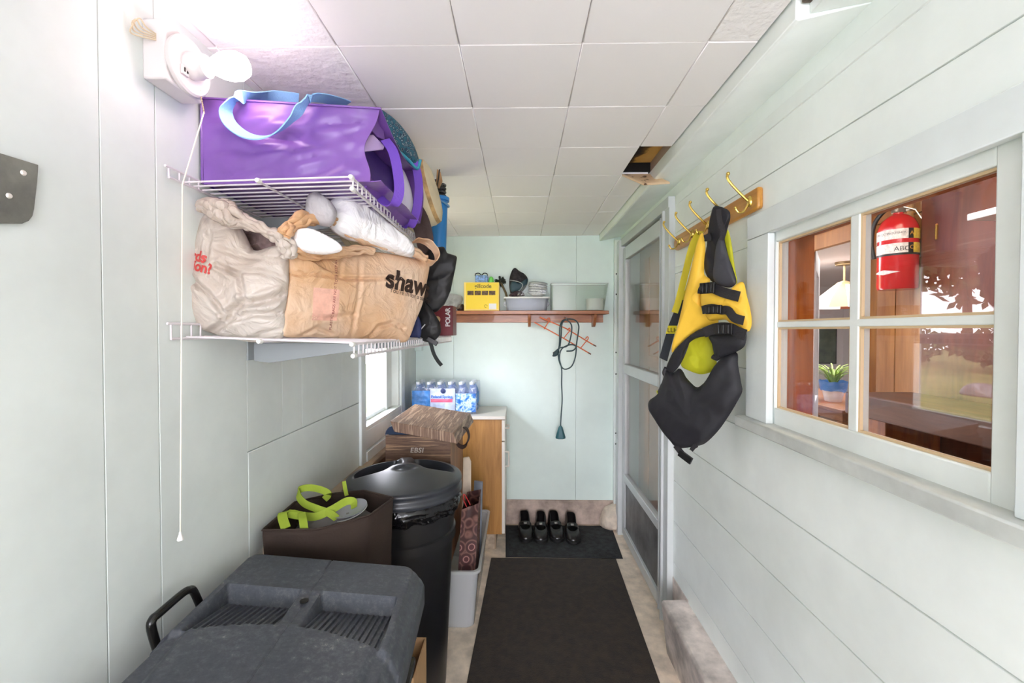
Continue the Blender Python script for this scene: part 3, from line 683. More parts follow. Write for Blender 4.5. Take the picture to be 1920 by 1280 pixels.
wrap(mb, vs, fs, at(617, 618, Y=fy(617)), (wd_ * .10 + Vector((0, 0, 1))), -wd_, d, T, cuts=1)
tag(mb.build('lettering', M('maroon_print', (132, 52, 60), .6), t), 'maroon warning print running up the side')
# contents glimpsed as a pink panel printed through the film
mb = MB(); vs = [(0, 0, 0), (.075, 0, 0), (.080, .085, 0), (.005, .085, 0)]
wrap(mb, vs, [(0, 1, 2, 3)], at(580, 600, Y=fy(580)), wd_, (0, 0, 1), d, T, lift=.0006, cuts=5); tag(mb.build('printed_panel', M('faded_pink_print', (222, 172, 152), .6, var=.08, vscale=30), t, smooth=True), 'faded pink printed panel')
# rolled top edge and loop handle
mb = MB()
for P, r in (([(530, 440), (550, 420), (585, 411), (620, 413), (648, 430), (690, 448), (730, 460), (770, 470), (800, 484)], .013), ([(541, 470), (575, 476), (620, 478), (665, 470), (700, 470)], .011)):
    tw = twist([at(x, y, Y=fy(x) - .040) for x, y in P], [r * .9, r * 1.2, r * .9, r * 1.25, r * .9, r * .8], r * .72, 7, r * 100); mb.add(tw.v, tw.f)
mb.v = [p + Vector((noise.noise(p * 50), noise.noise(p * 50 + Vector((5, 1, 2))), noise.noise(p * 40))) * .006 for p in mb.v]
mb.build('rolled_top', m_tanbag, t, smooth=True, ang=70)
mb = MB(); P = [at(776, 452, Y=1.44), at(798, 452, Y=1.47), at(814, 466, Y=1.49), at(820, 482, Y=1.49), at(812, 493, Y=1.47), at(798, 490, Y=1.45), at(780, 478, Y=1.43)]
mb.ribbon(curve(P, 6), .03, .004, Vector((.55, -.6, .35))); mb.v = [p + Vector((0, 0, 1)) * noise.noise(p * 45) * .006 for p in mb.v]; mb.build('handle', m_tanbag, t, smooth=True)
# white film bundle between tan bag and upper shelf
m_foam = Mbag('white_foam_sheet', (252, 250, 250), (246, 244, 245), .1, .5)
mb = MB(); O = [at(x, y, Y=1.14 + (x - 600) / 200 * .28) for x, y in ((612, 402), (617, 378), (634, 362), (652, 358), (672, 366), (700, 392), (735, 424), (768, 452), (777, 470), (770, 482), (735, 472), (690, 458), (645, 445), (618, 425))]
mb.blob(O, d, .03, .06, n=90, rings=20, amp=.014, freq=10, seed=21, hard=True); tag(mb.build('wrapping_film', m_foam, smooth=True, ang=60), 'large white crumpled film bundle bulging out above the tan carrier bag', 'plastic film')
mb = MB(); O = [at(x, y, Y=1.12) for x, y in ((574, 408), (573, 382), (580, 364), (594, 360), (608, 368), (622, 380), (632, 400), (620, 424), (590, 420))]
mb.blob(O, (.3, -.95, 0), .03, .03, n=60, rings=14, amp=.008, freq=16, seed=22, hard=True); tag(mb.build('wrapping_film', m_clear, smooth=True, ang=60), 'small clear film lobe poking up at the left of the white bundle', 'plastic film')
mb = MB(); O = [at(x, y, Y=1.075) for x, y in ((541, 464), (540, 446), (552, 432), (580, 428), (610, 440), (636, 456), (640, 470), (610, 476), (575, 474))]
mb.blob(O, (.3, -.95, 0), .022, .05, n=60, rings=14, amp=.008, freq=16, seed=23, hard=True); tag(mb.build('wrapping_film', m_foam, smooth=True, ang=60), 'white film wad lying in the left mouth of the tan carrier bag', 'plastic film')
# black backpack
m_nylon = M('black_nylon', (26, 26, 28), .55, bump=.3, bscale=30, bdist=.006)
t = thing('backpack', 'black nylon backpack with loose strap at far end of lower shelf', 'bag', (-.40, 1.80, ZL1 + .01))
yk = 1.74
mb = MB(); O = [at(x, y, Y=yk) for x, y in ((796, 470), (812, 464), (832, 462), (838, 474), (857, 480), (852, 510), (845, 545), (834, 570), (820, 584), (800, 590), (786, 590), (780, 560), (786, 510))]
mb.blob(O, (.5, -.86, 0), .035, .10, n=80, rings=18, amp=.009, freq=14, seed=31, hard=True, smooth=False); mb.build('upper_pouch', m_nylon, t, smooth=True, ang=60)
mb = MB(); O = [at(x, y, Y=yk - .02) for x, y in ((790, 565), (800, 568), (812, 585), (824, 606), (825, 626), (812, 640), (796, 640), (780, 630), (772, 618), (778, 590))]
mb.blob(O, (.5, -.86, 0), .04, .09, n=70, rings=16, amp=.008, freq=16, seed=32, hard=True); mb.build('lower_pouch', m_nylon, t, smooth=True, ang=60)
mb = MB(); mb.ribbon(curve([at(803, 634, Y=yk - .06), at(808, 645, Y=yk - .065), at(813, 662, Y=yk - .06), at(820, 675, Y=yk - .06), at(828, 685, Y=yk - .06)], 6), .014, .003, Vector((.8, .3, .2))); mb.build('strap', M('dark_green_black_webbing', (24, 32, 32), .7), t, smooth=True)
mb = MB(); mb.ribbon([at(801, 634, Y=yk - .065), at(820, 645, Y=yk - .065)], .018, .006, Vector((.2, 0, 1))); mb.build('strap_buckle', m_black, t, bevel=.002)
mb = MB(); mb.tube([at(777, 617, Y=yk - .085), at(783, 624, Y=yk - .085), at(797, 608, Y=yk - .085)], .0022, 6); tag(mb.build('reflective_piping', M('reflective_grey', (200, 204, 210), .3), t), 'pale reflective piping')
mb = MB(); O = [at(x, y, Y=1.66) for x, y in ((770, 600), (782, 590), (790, 610), (786, 636), (764, 636), (763, 628))]
mb.blob(O, (.5, -.86, 0), .02, .05, n=40, rings=8, amp=.004); tag(mb.build('pouch', M('navy_nylon', (34, 44, 92), .6), smooth=True), 'small navy blue pouch wedged between tan bag and backpack', 'pouch')
# drink cartons
m_mar = M('maroon_carton', (112, 30, 40), .4); m_wht = M('white_print', (230, 226, 226), .5); m_cart = M('light_blue_carton', (150, 184, 212), .45)
t = thing('drink_carton', 'maroon drinks carton standing at the far end of the lower shelf', 'box', (-.42, 2.27, ZL1 + .006))
P0 = at(812, 633, Y=2.2); P1 = at(849, 633, Y=2.2); z0 = ZL1 + .004; z1 = at(830, 573, Y=2.2).z
mb = MB(); mb.box(P0.x, P1.x, 2.2, 2.33, z0, z1); mb.build('carton', m_mar, t, bevel=.002)
mb = MB(); flat_text(mb, 'POLAR', (P1.x - .014, 2.2, z0 + .045), (0, 0, 1), (-1, 0, 0), .033, bold=.0008, space=.9); tag(mb.build('lettering', m_wht, t), 'white lettering printed sideways'); mb = MB(); flat_text(mb, '12', (P0.x + .012, 2.2, z0 + .012), (1, 0, 0), (0, 0, 1), .018)
mb.build('lettering', m_wht, t)
mb = MB(); mb.lathe([(0, 0), (.016, 0), (.015, .002), (0, .002)], 18, Matrix.Translation((P0.x + .022, 2.2, z0 + .082)) @ Matrix.Rotation(R(90), 4, 'X')); mb.build('round_emblem', M('pale_gold_print', (206, 178, 130), .5), t)
mb = MB(); mb.box(P0.x - .045, P0.x - .004, 2.26, 2.34, z0 + .0005, z1 - .002); tag(mb.build('drink_carton', m_cart, bevel=.002), 'light blue drinks carton half hidden behind the backpack', 'box')
# ================================================================== lamp holder with bulb and cord on the left wall
m_porc = M('white_porcelain', (206, 200, 199), .3)
t = thing('wall_lamp', 'white porcelain lamp holder with bare lit bulb on the left wall', 'lamp', (XL, .95, 2.04))
mb = MB(); mb.box(XL, XL + .048, .90, 1.005, 1.985, 2.108); mb.build('junction_box', m_porc, t, bevel=.004)
A = Matrix.Translation((XL + .048, .957, 2.042)) @ Matrix.Rotation(R(90), 4, 'Y')
mb = MB(); mb.lathe([(0, 0), (.058, 0), (.060, .004), (.060, .010), (.056, .014), (.05, .014), (.048, .011), (0, .011)], 40, A); mb.build('base_plate', m_porc, t, smooth=True)
mb = MB(); mb.lathe([(0, .011), (.027, .011), (.027, .028), (.024, .032), (.0235, .048), (0, .048)], 28, A); mb.build('socket', m_porc, t, smooth=True)
mb = MB(); mb.box(XL + .059, XL + .064, .927, .945, 2.012, 2.03); mb.mi = 1
mb.box(XL + .063, XL + .0655, .931, .933, 2.017, 2.025); mb.box(XL + .063, XL + .0655, .939, .941, 2.017, 2.025); mb.build('outlet', [m_porc, m_dark], t)
mb = MB(); mb.lathe([(0, .046), (.014, .048), (.016, .06), (.026, .082), (.030, .10), (.029, .118), (.021, .134), (.008, .141), (0, .142)], 28, A)
tag(mb.build('bulb', M('lit_bulb_glass', (255, 226, 226), .3, emis=13), t, smooth=True), 'glowing white bulb')
mb = MB()
for k in range(5):
    q = k * 1.3; mb.tube(curve([(XL + .03, .90, 2.075 - .003 * k), (XL + .022 - .004 * k, .885 - .004 * k, 2.08 - .006 * k), (XL + .016 + .004 * math.cos(q), .872 - .003 * k, 2.088 - .005 * k), (XL + .01, .868, 2.075 + .004 * math.sin(q))], 5), .0014, 6)
tag(mb.build('cable_tail', M('cream_old_cable', (196, 178, 150), .6), t, smooth=True), 'frayed cream cable end')
mb = MB(); P = [(XL + .058, .985, 2.005), (XL + .066, .986, 1.985)]
for i in range(14):
    p = Vector(P[0]).lerp(Vector((XL + .067, .985, 1.955)), i / 13); mb.ball(p, .0018, n=8)
mb.build('bead_chain', M('brass_chain', (190, 170, 140), .3, metal=.7), t, smooth=True)
t2 = thing('pull_cord', 'thin white pull cord hanging from the lamp past the shelves', 'cord', (XL + .05, .95, 1.0))
mb = MB(); bot = at(338, 1000, Y=.93); mid = at(342, 346, Y=.93); mb.tube([(XL + .067, .985, 1.957), mid, (bot.x, .93, bot.z)], .0014, 7); mb.build('cord', M('ivory_cord', (232, 224, 208), .6), t2, smooth=True)
mb = MB(); mb.lathe([(0, 0), (.0065, 0), (.0055, .006), (.003, .012), (.0022, .018), (0, .018)], 12, Matrix.Translation((bot.x, .93, bot.z - .014))); mb.build('cord_bell', m_white, t2, smooth=True)
# grey steel plate at the near edge of the left wall
t = thing('wall_bracket', 'dark grey steel plate fixed to the left wall with two holes', 'bracket', (XL, .70, 1.72))
q = [at(x, y, X=XL + .002) for x, y in ((-40, 276), (68, 309), (66, 340), (60, 392), (57, 405), (50, 414), (38, 419), (-40, 419))]
mb = MB(); mb.prism(q, (.004, 0, 0)); mb.build('steel_plate', M('galvanised_grey_steel', (122, 122, 114), .6, metal=.3, var=.15, vscale=14), t, bevel=.001)
for x, y in ((44, 324), (17, 367)):
    mb = MB(); mb.lathe([(0, 0), (.0045, 0), (.003, .0022), (0, .0026)], 12, Matrix.Translation(at(x, y, X=XL + .006)) @ Matrix.Rotation(R(90), 4, 'Y'))
    mb.build('screw_head', M('bright_screw', (226, 220, 212), .4, metal=.3), t, smooth=True)
# small white junction box in the far left corner
mb = MB(); mb.box(XL + .001, XL + .055, 3.21, 3.268, 1.31, 1.42); tag(mb.build('junction_box', m_wallB, bevel=.004), 'small painted junction box in the far left corner below the shelf', 'box')
# ================================================================== mats
m_runner = M('dark_brown_carpet_mat', (46, 36, 27), .95, var=.25, vscale=26, bump=.6, bscale=240, bdist=.004, sheen=.1)
m_door = M('charcoal_ribbed_mat', (48, 50, 51), .95, var=.35, vscale=30, bump=.7, bscale=120, bdist=.006)
m_rub = M('black_rubber_edge', (40, 41, 43), .8)
mb = MB(); q = [at(921, 1045, Z=.006), at(1155, 1047, Z=.006), at(1238, 1280, Z=.006), at(875, 1280, Z=.006)]
q[2] = q[1] + (q[2] - q[1]) * 2.1; q[3] = q[0] + (q[3] - q[0]) * 2.1
mb.hexa([Vector((p.x, p.y, .0005)) for p in q], [Vector((p.x, p.y, .007)) for p in q])
tag(mb.build('floor_runner', m_runner, bevel=.003), 'large dark brown carpet runner covering the concrete floor', 'mat')
q = [at(948, 1043, Z=.006), at(1168, 1046, Z=.006), at(1146, 985, Z=.006), at(948, 984, Z=.006)]
t = thing('doormat', 'small charcoal doormat with worn patches in front of the back wall', 'mat', (.28, 3.0, 0))
c = sum(q, Vector()) / 4
mb = MB(); mb.hexa([Vector((p.x, p.y, .0005)) for p in q], [Vector((p.x, p.y, .006)) for p in q]); mb.build('rubber_border', m_rub, t, bevel=.002)
q2 = [c + (p - c) * .94 for p in q]; mb = MB(); mb.hexa([Vector((p.x, p.y, .004)) for p in q2], [Vector((p.x, p.y, .0095)) for p in q2]); mb.build('carpet_top', m_door, t, bevel=.002)
# ================================================================== black shoes
m_shoe = M('black_shoe_leather', (24, 21, 21), .3, var=.2, vscale=30); m_sole = M('black_rubber_sole', (16, 16, 16), .6); m_insole = M('dark_insole', (10, 10, 12), .8)
def shoe_root(name, label, loc, rz): return thing(name, label, 'shoe', loc, rz, 'black clogs on the doormat')
s0 = shoe_root('shoe', 'black slip-on shoe nearest the cabinet on the charcoal doormat', (.036, 3.09, .0105), R(2))
def foot_outline(k, z):
    P = [(-.038, .125), (0, .138), (.036, .122), (.040, .06), (.038, 0), (.050, -.06), (.046, -.11), (.015, -.138), (-.025, -.132), (-.046, -.09), (-.044, -.03), (-.036, .05)]
    return resample([Vector((x * k, y * (.6 + .4 * k) if k < 1 else y * k, z)) for x, y in P], 48)
def loft(rows, caps=True):
    mb = MB(); n = len(rows[0]); vs = [p for r in rows for p in r]; fs = []
    for i in range(len(rows) - 1):
        for j in range(n): fs.append((i * n + j, i * n + (j + 1) % n, (i + 1) * n + (j + 1) % n, (i + 1) * n + j))
    if caps: fs += [tuple(range(n))[::-1], tuple((len(rows) - 1) * n + j for j in range(n))]
    return mb.add(vs, fs)
loft([foot_outline(k, z) for k, z in ((.98, 0), (1.03, .004), (1.04, .022), (1.0, .026))]).build('sole', m_sole, s0, smooth=True, local=True)
def upper_row(t):
    r = []
    for p in foot_outline(1.0, 0):
        hmax = .055 + .035 * max(0, min(1, (p.y + .02) / .1)) if p.y > -.03 else .055 - .02 * max(0, (-.03 - p.y) / .1)
        op = Vector((0, .045)); inw = 1 - .30 * t ** 2
        cx, cy = 0, .045
        x = cx + (p.x - cx) * inw; y = cy + (p.y - cy) * (1 - .42 * t ** 2 if p.y < cy else 1 - .12 * t ** 2)
        r.append(Vector((x, y, .024 + hmax * math.sin(t * math.pi / 2))))
    return r
loft([upper_row(t / 8) for t in range(9)], caps=False).build('upper', m_shoe, s0, smooth=True, local=True, ang=80)
loft([[Vector((p.x * .92, p.y, .027)) for p in foot_outline(.92, 0)], [Vector((p.x * .92, p.y, .030)) for p in foot_outline(.9, 0)]]).build('insole', m_insole, s0, local=True)
mb = MB(); mb.ribbon(curve([(-.046, .0, .045), (-.034, -.025, .082), (0, -.035, .094), (.034, -.025, .082), (.046, 0, .045)], 5), .03, .005, Vector((0, 1, .5))); mb.build('instep_strap', m_shoe, s0, smooth=True, local=True)
mb = MB(); mb.box(-.011, .011, -.054, -.030, .091, .098); mb.build('buckle', M('dull_silver_buckle', (150, 146, 142), .3, metal=.9), s0, local=True, bevel=.002)
for lab, x, y, rz in (('second black slip-on shoe from the cabinet on the charcoal doormat', .148, 3.08, R(-3)), ('third black slip-on shoe from the cabinet, first of the right pair', .252, 3.095, R(3)), ('black slip-on shoe farthest from the cabinet on the doormat', .368, 3.07, R(-2))):
    c = copy_tree(s0); c.location = (x, y, .0105); c.rotation_euler.z = rz; c['label'] = lab
# ================================================================== grey cooler in front
m_grey = M('dusty_grey_plastic', (62, 66, 73), .55, var=.16, vscale=18, bump=.12, bscale=160, bdist=.003)
m_gblk = M('glossy_black_handle', (20, 19, 18), .22)
t = thing('cooler_box', 'large dusty grey plastic box with ribbed lid in the foreground', 'storage box', (-.495, .945, 0), R(4))
m_grey2, nt, N, L, b = newmat('scuffed_grey_lid')
vec = coords(N, L); n1 = N.new('ShaderNodeTexNoise'); n1.inputs['Scale'].default_value = 70; n1.inputs['Detail'].default_value = 8; n1.inputs['Roughness'].default_value = .75; L.new(vec, n1.inputs['Vector'])
n2 = N.new('ShaderNodeTexNoise'); n2.inputs['Scale'].default_value = 7; L.new(vec, n2.inputs['Vector'])
ad = N.new('ShaderNodeMath'); ad.operation = 'MULTIPLY_ADD'; ad.inputs[1].default_value = .35; L.new(n2.outputs['Fac'], ad.inputs[0]); L.new(n1.outputs['Fac'], ad.inputs[2])
L.new(ramp(N, L, ad.outputs[0], [(.45, (55, 59, 66)), (.70, (70, 74, 82)), (.84, (90, 93, 98)), (.93, (160, 157, 152))]), b.inputs['Base Color']); b.inputs['Roughness'].default_value = .5
add_bump(N, L, b, vec, 220, .12, .002)
UL, V0, V1, RC = .245, -.50, .262, .055
def sm(a, b, x):
    x = max(0, min(1, (x - a) / (b - a))); return x * x * (3 - 2 * x)
def lid_h(u, v):
    edge = min(UL - abs(u), V1 - v, v - V0)
    h = -.022 * (1 - sm(.0, .018, edge)) - .014 * (1 - sm(.018, .03, edge))
    arc = -.028 - 1.1 * (u + .015) ** 2
    inx = sm(.022, .030, abs(u + .005)) * (1 - sm(.195, .203, abs(u)))
    well = inx * (1 - sm(.088, .092, v)) * sm(arc - .004, arc, v)
    ramp_ = .012 + .034 * max(0, min(1, (v - arc) / (.09 - arc)))
    rib = .0045 if (u * 1000) % 13 < 5 and v < .082 else 0
    h -= well * (ramp_ - rib)
    h -= .010 * (1 - sm(-.012, .0, v - arc)) * sm(.185, .20, abs(u) + .25 * max(0, arc - v) * .4)
    h -= .004 * (1 - inx) * sm(arc, arc + .01, v) * (1 - sm(.08, .09, v)) * (1 if abs(u) < .1 else 0)
    h -= .0022 * (1 - sm(.0012, .0022, abs(u + .005)))
    return h
TILT = R(6.5)
def lid_pt(a, b2, hh=None):
    u = -UL + 2 * UL * a; v = V0 + (V1 - V0) * b2
    h = lid_h(u, v) if hh is None else hh
    cu, cv = UL - RC, None
    for sv, vc in ((1, V1 - RC), (-1, V0 + RC)):
        if (v - vc) * sv > 0 and abs(u) > cu:
            dx, dy = abs(u) - cu, (v - vc) * sv; r = math.hypot(dx, dy)
            mx = max(dx, dy)
            if r > 0: k = mx / r; u = math.copysign(cu + dx * k, u); v = vc + sv * dy * k
    z = .832 + h - math.tan(TILT) * (u + .02)
    return Vector((u, v, z))
mb = MB(); nu, nv = 260, 150
mb.grid(lambda a, b2: lid_pt(a, b2), nu, nv); W = nv + 1
loop = [i * W for i in range(nu + 1)] + [nu * W + j for j in range(1, nv + 1)] + [i * W + nv for i in range(nu - 1, -1, -1)] + [j for j in range(nv - 1, 0, -1)]
K = len(mb.v); rows = [loop]
for dz, gr in ((-.012, .004), (-.055, .004), (-.06, .0)):
    base = len(mb.v)
    for i in loop:
        p = mb.v[i]; mb.v.append(Vector((p.x * (1 + gr / .24), p.y + math.copysign(gr, p.y - (V0 + V1) / 2), p.z + dz)))
    rows.append(list(range(base, base + len(loop))))
for r0, r1 in zip(rows, rows[1:]):
    for j in range(len(loop)): mb.f.append((r0[j], r0[(j + 1) % len(loop)], r1[(j + 1) % len(loop)], r1[j])); mb.m.append(0)
mb.f.append(tuple(rows[-1])); mb.m.append(0)
mb.build('lid', m_grey2, t, smooth=True, local=True, ang=50)
def rrect(x0, x1, y0, y1, r, z, n=6):
    P = []
    for cx, cy, a0 in ((x1 - r, y1 - r, 0), (x0 + r, y1 - r, 90), (x0 + r, y0 + r, 180), (x1 - r, y0 + r, 270)):
        for i in range(n + 1):
            a = R(a0 + 90 * i / n); P.append(Vector((cx + r * math.cos(a), cy + r * math.sin(a), z)))
    return P
def tl(P): return [Vector((p.x, p.y, p.z - (math.tan(TILT) * (p.x + .02) if p.z > .6 else 0))) for p in P]
loft([tl(rrect(-.20 * k, .20 * k, -.45, .22 * k, .05, z)) for k, z in ((.9, 0), (.95, .35), (1.05, .70), (1.1, .775))]).build('body', m_grey, t, smooth=True, local=True)
mb = MB(); mb.lathe([(0, 0), (.010, 0), (.010, .002), (.006, .003), (0, .002)], 16, Matrix.Translation((-.005, .052, .829))); mb.build('lid_plug', m_black, t, smooth=True, local=True)
P = [(.252, .02, .69), (.262, .02, .70), (.262, -.06, .69), (.262, -.08, .60), (.25, -.08, .56)]
mb = MB(); mb.tube(curve([(x - .012, y, z) for x, y, z in P], 5), .008, 8); mb.box(.215, .243, -.10, .03, .60, .64); mb.build('latch', m_gblk, t, smooth=True, local=True)
hx = -.742
P = [at(x, y, X=hx) for x, y in ((300, 1232), (284, 1178), (287, 1160), (298, 1150), (340, 1114), (354, 1106), (364, 1110), (384, 1156))]
P = [p - Vector((-.495, .945, 0)) for p in P]; Rm = Matrix.Rotation(-R(4), 4, 'Z')
mb = MB(); mb.tube(curve([Rm @ p for p in P], 6), .0085, 10); mb.build('carry_handle', m_gblk, t, smooth=True, local=True)
# ================================================================== trash can
m_can = M('black_trash_plastic', (20, 21, 24), .42, bump=.06, bscale=20); m_clid = M('charcoal_lid_plastic', (52, 55, 61), .36, var=.08, vscale=6)
m_film = M('black_bin_liner', (20, 20, 23), .16, bump=.5, bscale=26, bdist=.01)
cx, cy, cr = -.472, 1.765, .225
t = thing('trash_can', 'round black trash can with domed charcoal lid and black liner', 'trash can', (cx, cy, 0))
T0m = Matrix.Translation((cx, cy, 0))
mb = MB(); mb.lathe([(0, 0), (.16, 0), (.165, .01), (.195, .62), (.206, .625), (.206, .66), (.199, .665), (.205, .78), (0, .78)], 56, T0m); mb.build('can_body', m_can, t, smooth=True)
def lid_surface(r, th):
    x = r / cr; h = .030 * (1 - x * x) + .016 * math.exp(-(x / .28) ** 2)
    a = (math.degrees(th) - 103 + 180) % 360 - 180           # measured from the ridge at the back
    aa = abs(a)
    win = sm(9, 17, aa) * (1 - sm(62, 100, aa))
    rad = sm(.25, .62, x) * (1 - sm(.86, .90, x))
    h -= .052 * win * rad
    h += .012 * (1 - sm(6, 14, aa)) * sm(.15, .45, x) * (1 - sm(.8, .95, x))
    h -= .012 * math.exp(-((x - .12) / .10) ** 2) * (1 - sm(60, 110, abs(abs(a) - 180)))
    return h
mb = MB(); nr, na = 40, 120; zr = .868
vs = []; fs = []
for i in range(nr + 1):
    r = max(1e-4, cr * i / nr)
    for j in range(na): th = 2 * math.pi * j / na; vs.append((cx + r * math.cos(th), cy + r * math.sin(th), zr + lid_surface(r, th)))
for i in range(nr):
    for j in range(na): fs.append((i * na + j, i * na + (j + 1) % na, (i + 1) * na + (j + 1) % na, (i + 1) * na + j))
base = nr * na
for (r, z) in ((cr + .006, -.004), (cr + .007, -.014), (cr + .001, -.018), (cr + .002, -.034), (cr + .008, -.038), (cr + .008, -.056), (cr + .002, -.06), (cr - .002, -.06)):
    o2 = len(vs)
    for j in range(na): th = 2 * math.pi * j / na; vs.append((cx + r * math.cos(th), cy + r * math.sin(th), zr + z))
    for j in range(na): fs.append((base + j, base + (j + 1) % na, o2 + (j + 1) % na, o2 + j))
    base = o2
mb.add(vs, fs); mb.build('lid', m_clid, t, smooth=True, ang=70)
mb = MB(); vs = []; fs = []; rows = 14
for i in range(rows + 1):
    for j in range(na):
        th = 2 * math.pi * j / na; q = Vector((math.cos(th) * 2.4, math.sin(th) * 2.4, i * .35))
        hang = .035 * noise.noise(Vector((math.cos(th) * 3, math.sin(th) * 3, 7)))
        z = .822 - (i / rows) * (.085 + hang); r = .212 + .014 * math.sin(math.pi * min(1, i / rows * 1.1)) + .011 * (1 - 2 * abs(noise.noise(q * 2.2))) * (i / rows + .2) - .010 * (i / rows) ** 3
        vs.append((cx + r * math.cos(th), cy + r * math.sin(th), z))
for i in range(rows):
    for j in range(na): fs.append((i * na + j, i * na + (j + 1) % na, (i + 1) * na + (j + 1) % na, (i + 1) * na + j))
mb.add(vs, fs); o = mb.build('bin_liner', m_film, t, smooth=True, ang=60); sd = o.modifiers.new('s', 'SOLIDIFY'); sd.thickness = .0015
# ================================================================== brown tote with lime handles
m_btote = M('dark_brown_nonwoven', (50, 37, 30), .85, var=.08, vscale=8, bump=.25, bscale=150); m_lime = M('lime_webbing', (140, 160, 44), .8, bump=.2, bscale=200)
t = thing('tote_bag', 'dark brown tote bag with lime green handles beside the trash can', 'bag', (-.61, 1.40, .475))
top = [Vector((-.752, 1.248, .878)), Vector((-.60, 1.268, .872)), Vector((-.472, 1.345, .882)), Vector((-.436, 1.485, .884)), Vector((-.56, 1.545, .886)), Vector((-.66, 1.52, .884)), Vector((-.757, 1.44, .884))]
ct = sum(top, Vector()) / 7
T2 = resample(top, 84, False)
def brow(k, z, off):
    r = []
    for i, p in enumerate(T2):
        q = ct + (p - ct) * k; w = .006 * noise.noise(Vector((q.x * 14, q.y * 14, z * 9))) * off
        r.append(Vector((q.x + w, q.y - w, p.z + z if z > -.2 else .478)))
    return r
rows = [brow(1, 0, 0), brow(1.0, -.02, .3), brow(.985, -.08, 1), brow(.97, -.16, 1.4), brow(.95, -.3, .8), brow(.90, -.5, 0)]
mb = MB(); n = len(T2); vs = [p for r in rows for p in r]; fs = []
for i in range(len(rows) - 1):
    for j in range(n): fs.append((i * n + j, i * n + (j + 1) % n, (i + 1) * n + (j + 1) % n, (i + 1) * n + j))
fs.append(tuple((len(rows) - 1) * n + j for j in range(n)))
mb.add(vs, fs); o = mb.build('bag_body', m_btote, t, smooth=True, ang=35); sd = o.modifiers.new('s', 'SOLIDIFY'); sd.thickness = .002
mb = MB(); mb.tube(T2, .0035, 6, closed=True); mb.build('top_hem', m_btote, t, smooth=True)
zf = [at(x, y, Y=Yv) for x, y, Yv in ((536, 990, 1.262), (530, 962, 1.30), (556, 962, 1.33), (590, 968, 1.35), (625, 950, 1.38), (655, 936, 1.40), (664, 946, 1.39), (655, 962, 1.37), (620, 955, 1.36), (585, 940, 1.40), (560, 918, 1.43), (575, 913, 1.45), (600, 916, 1.47), (615, 930, 1.47))]
mb = MB(); mb.ribbon(curve(zf[:3], 6), .026, .003, Vector((.9, .3, .1))); mb.build('handle', m_lime, t, smooth=True)
P = [at(x, y, Y=Yv) for x, y, Yv in ((540, 962, 1.31), (562, 966, 1.33), (592, 968, 1.35), (622, 955, 1.37), (648, 940, 1.40), (662, 940, 1.41), (664, 952, 1.41))]
mb = MB(); mb.ribbon(curve(P, 6), .024, .003, Vector((.1, .35, .9))); mb.build('handle', m_lime, t, smooth=True)
P = [at(x, y, Y=Yv) for x, y, Yv in ((632, 972, 1.36), (618, 962, 1.36), (596, 954, 1.37), (572, 944, 1.39), (560, 930, 1.41), (562, 918, 1.43), (580, 914, 1.45), (602, 918, 1.47), (616, 926, 1.47), (608, 936, 1.46))]
mb = MB(); mb.ribbon(curve(P, 6), .022, .003, [Vector((.1, .35, .9))] * 200); mb.build('handle', m_lime, t, smooth=True)
P = [at(571, 994, Y=1.268), at(568, 975, Y=1.29), at(565, 962, Y=1.32)]
mb = MB(); mb.ribbon(curve(P, 5), .022, .003, Vector((.9, .3, .1))); mb.build('handle', m_lime, t, smooth=True)
P = [at(650, 929, Y=1.50), at(647, 915, Y=1.51), at(645, 902, Y=1.52)]
mb = MB(); mb.ribbon(curve(P, 5), .013, .003, Vector((.9, .3, .1))); mb.build('handle', m_lime, t, smooth=True)
# plates wrapped in paper inside the brown tote
for k, (lab, c, r, tl_) in enumerate((('grey rimmed plate lying on top inside the brown tote bag', (-.555, 1.405, .872), .055, (10, -8)), ('white plate under the grey rimmed plate in the brown tote bag', (-.560, 1.41, .860), .060, (8, -12)))):
    A = Matrix.Translation(c) @ Matrix.Rotation(R(tl_[0]), 4, 'X') @ Matrix.Rotation(R(tl_[1]), 4, 'Y')
    mb = MB(); mb.lathe([(0, 0), (r * .6, .0), (r, .008), (r, .010), (r * .62, .003), (0, .003)], 36, A); tag(mb.build('plate', M('plate_glaze', ((150, 152, 160), (226, 226, 228))[k], .25), smooth=True), lab, 'plate', 'plates in the brown tote')
mb = MB(); mb.blob([(-.70, 1.29, .78), (-.50, 1.37, .80), (-.47, 1.46, .80), (-.58, 1.49, .80), (-.72, 1.42, .79)], (0, 0, 1), .065, .05, n=60, rings=14, amp=.02, freq=18, seed=44, hard=True)
tag(mb.build('tissue_paper', M('grey_tissue', (104, 100, 100), .8), smooth=True, ang=50), 'crumpled grey tissue paper filling the brown tote bag', 'paper')
mb = MB(); mb.box(-.772, -.44, 1.25, 1.50, .001, .474); tag(mb.build('carton', M('white_carton', (214, 208, 204), .7), bevel=.003), 'white carton under the brown tote bag by the left wall', 'box')
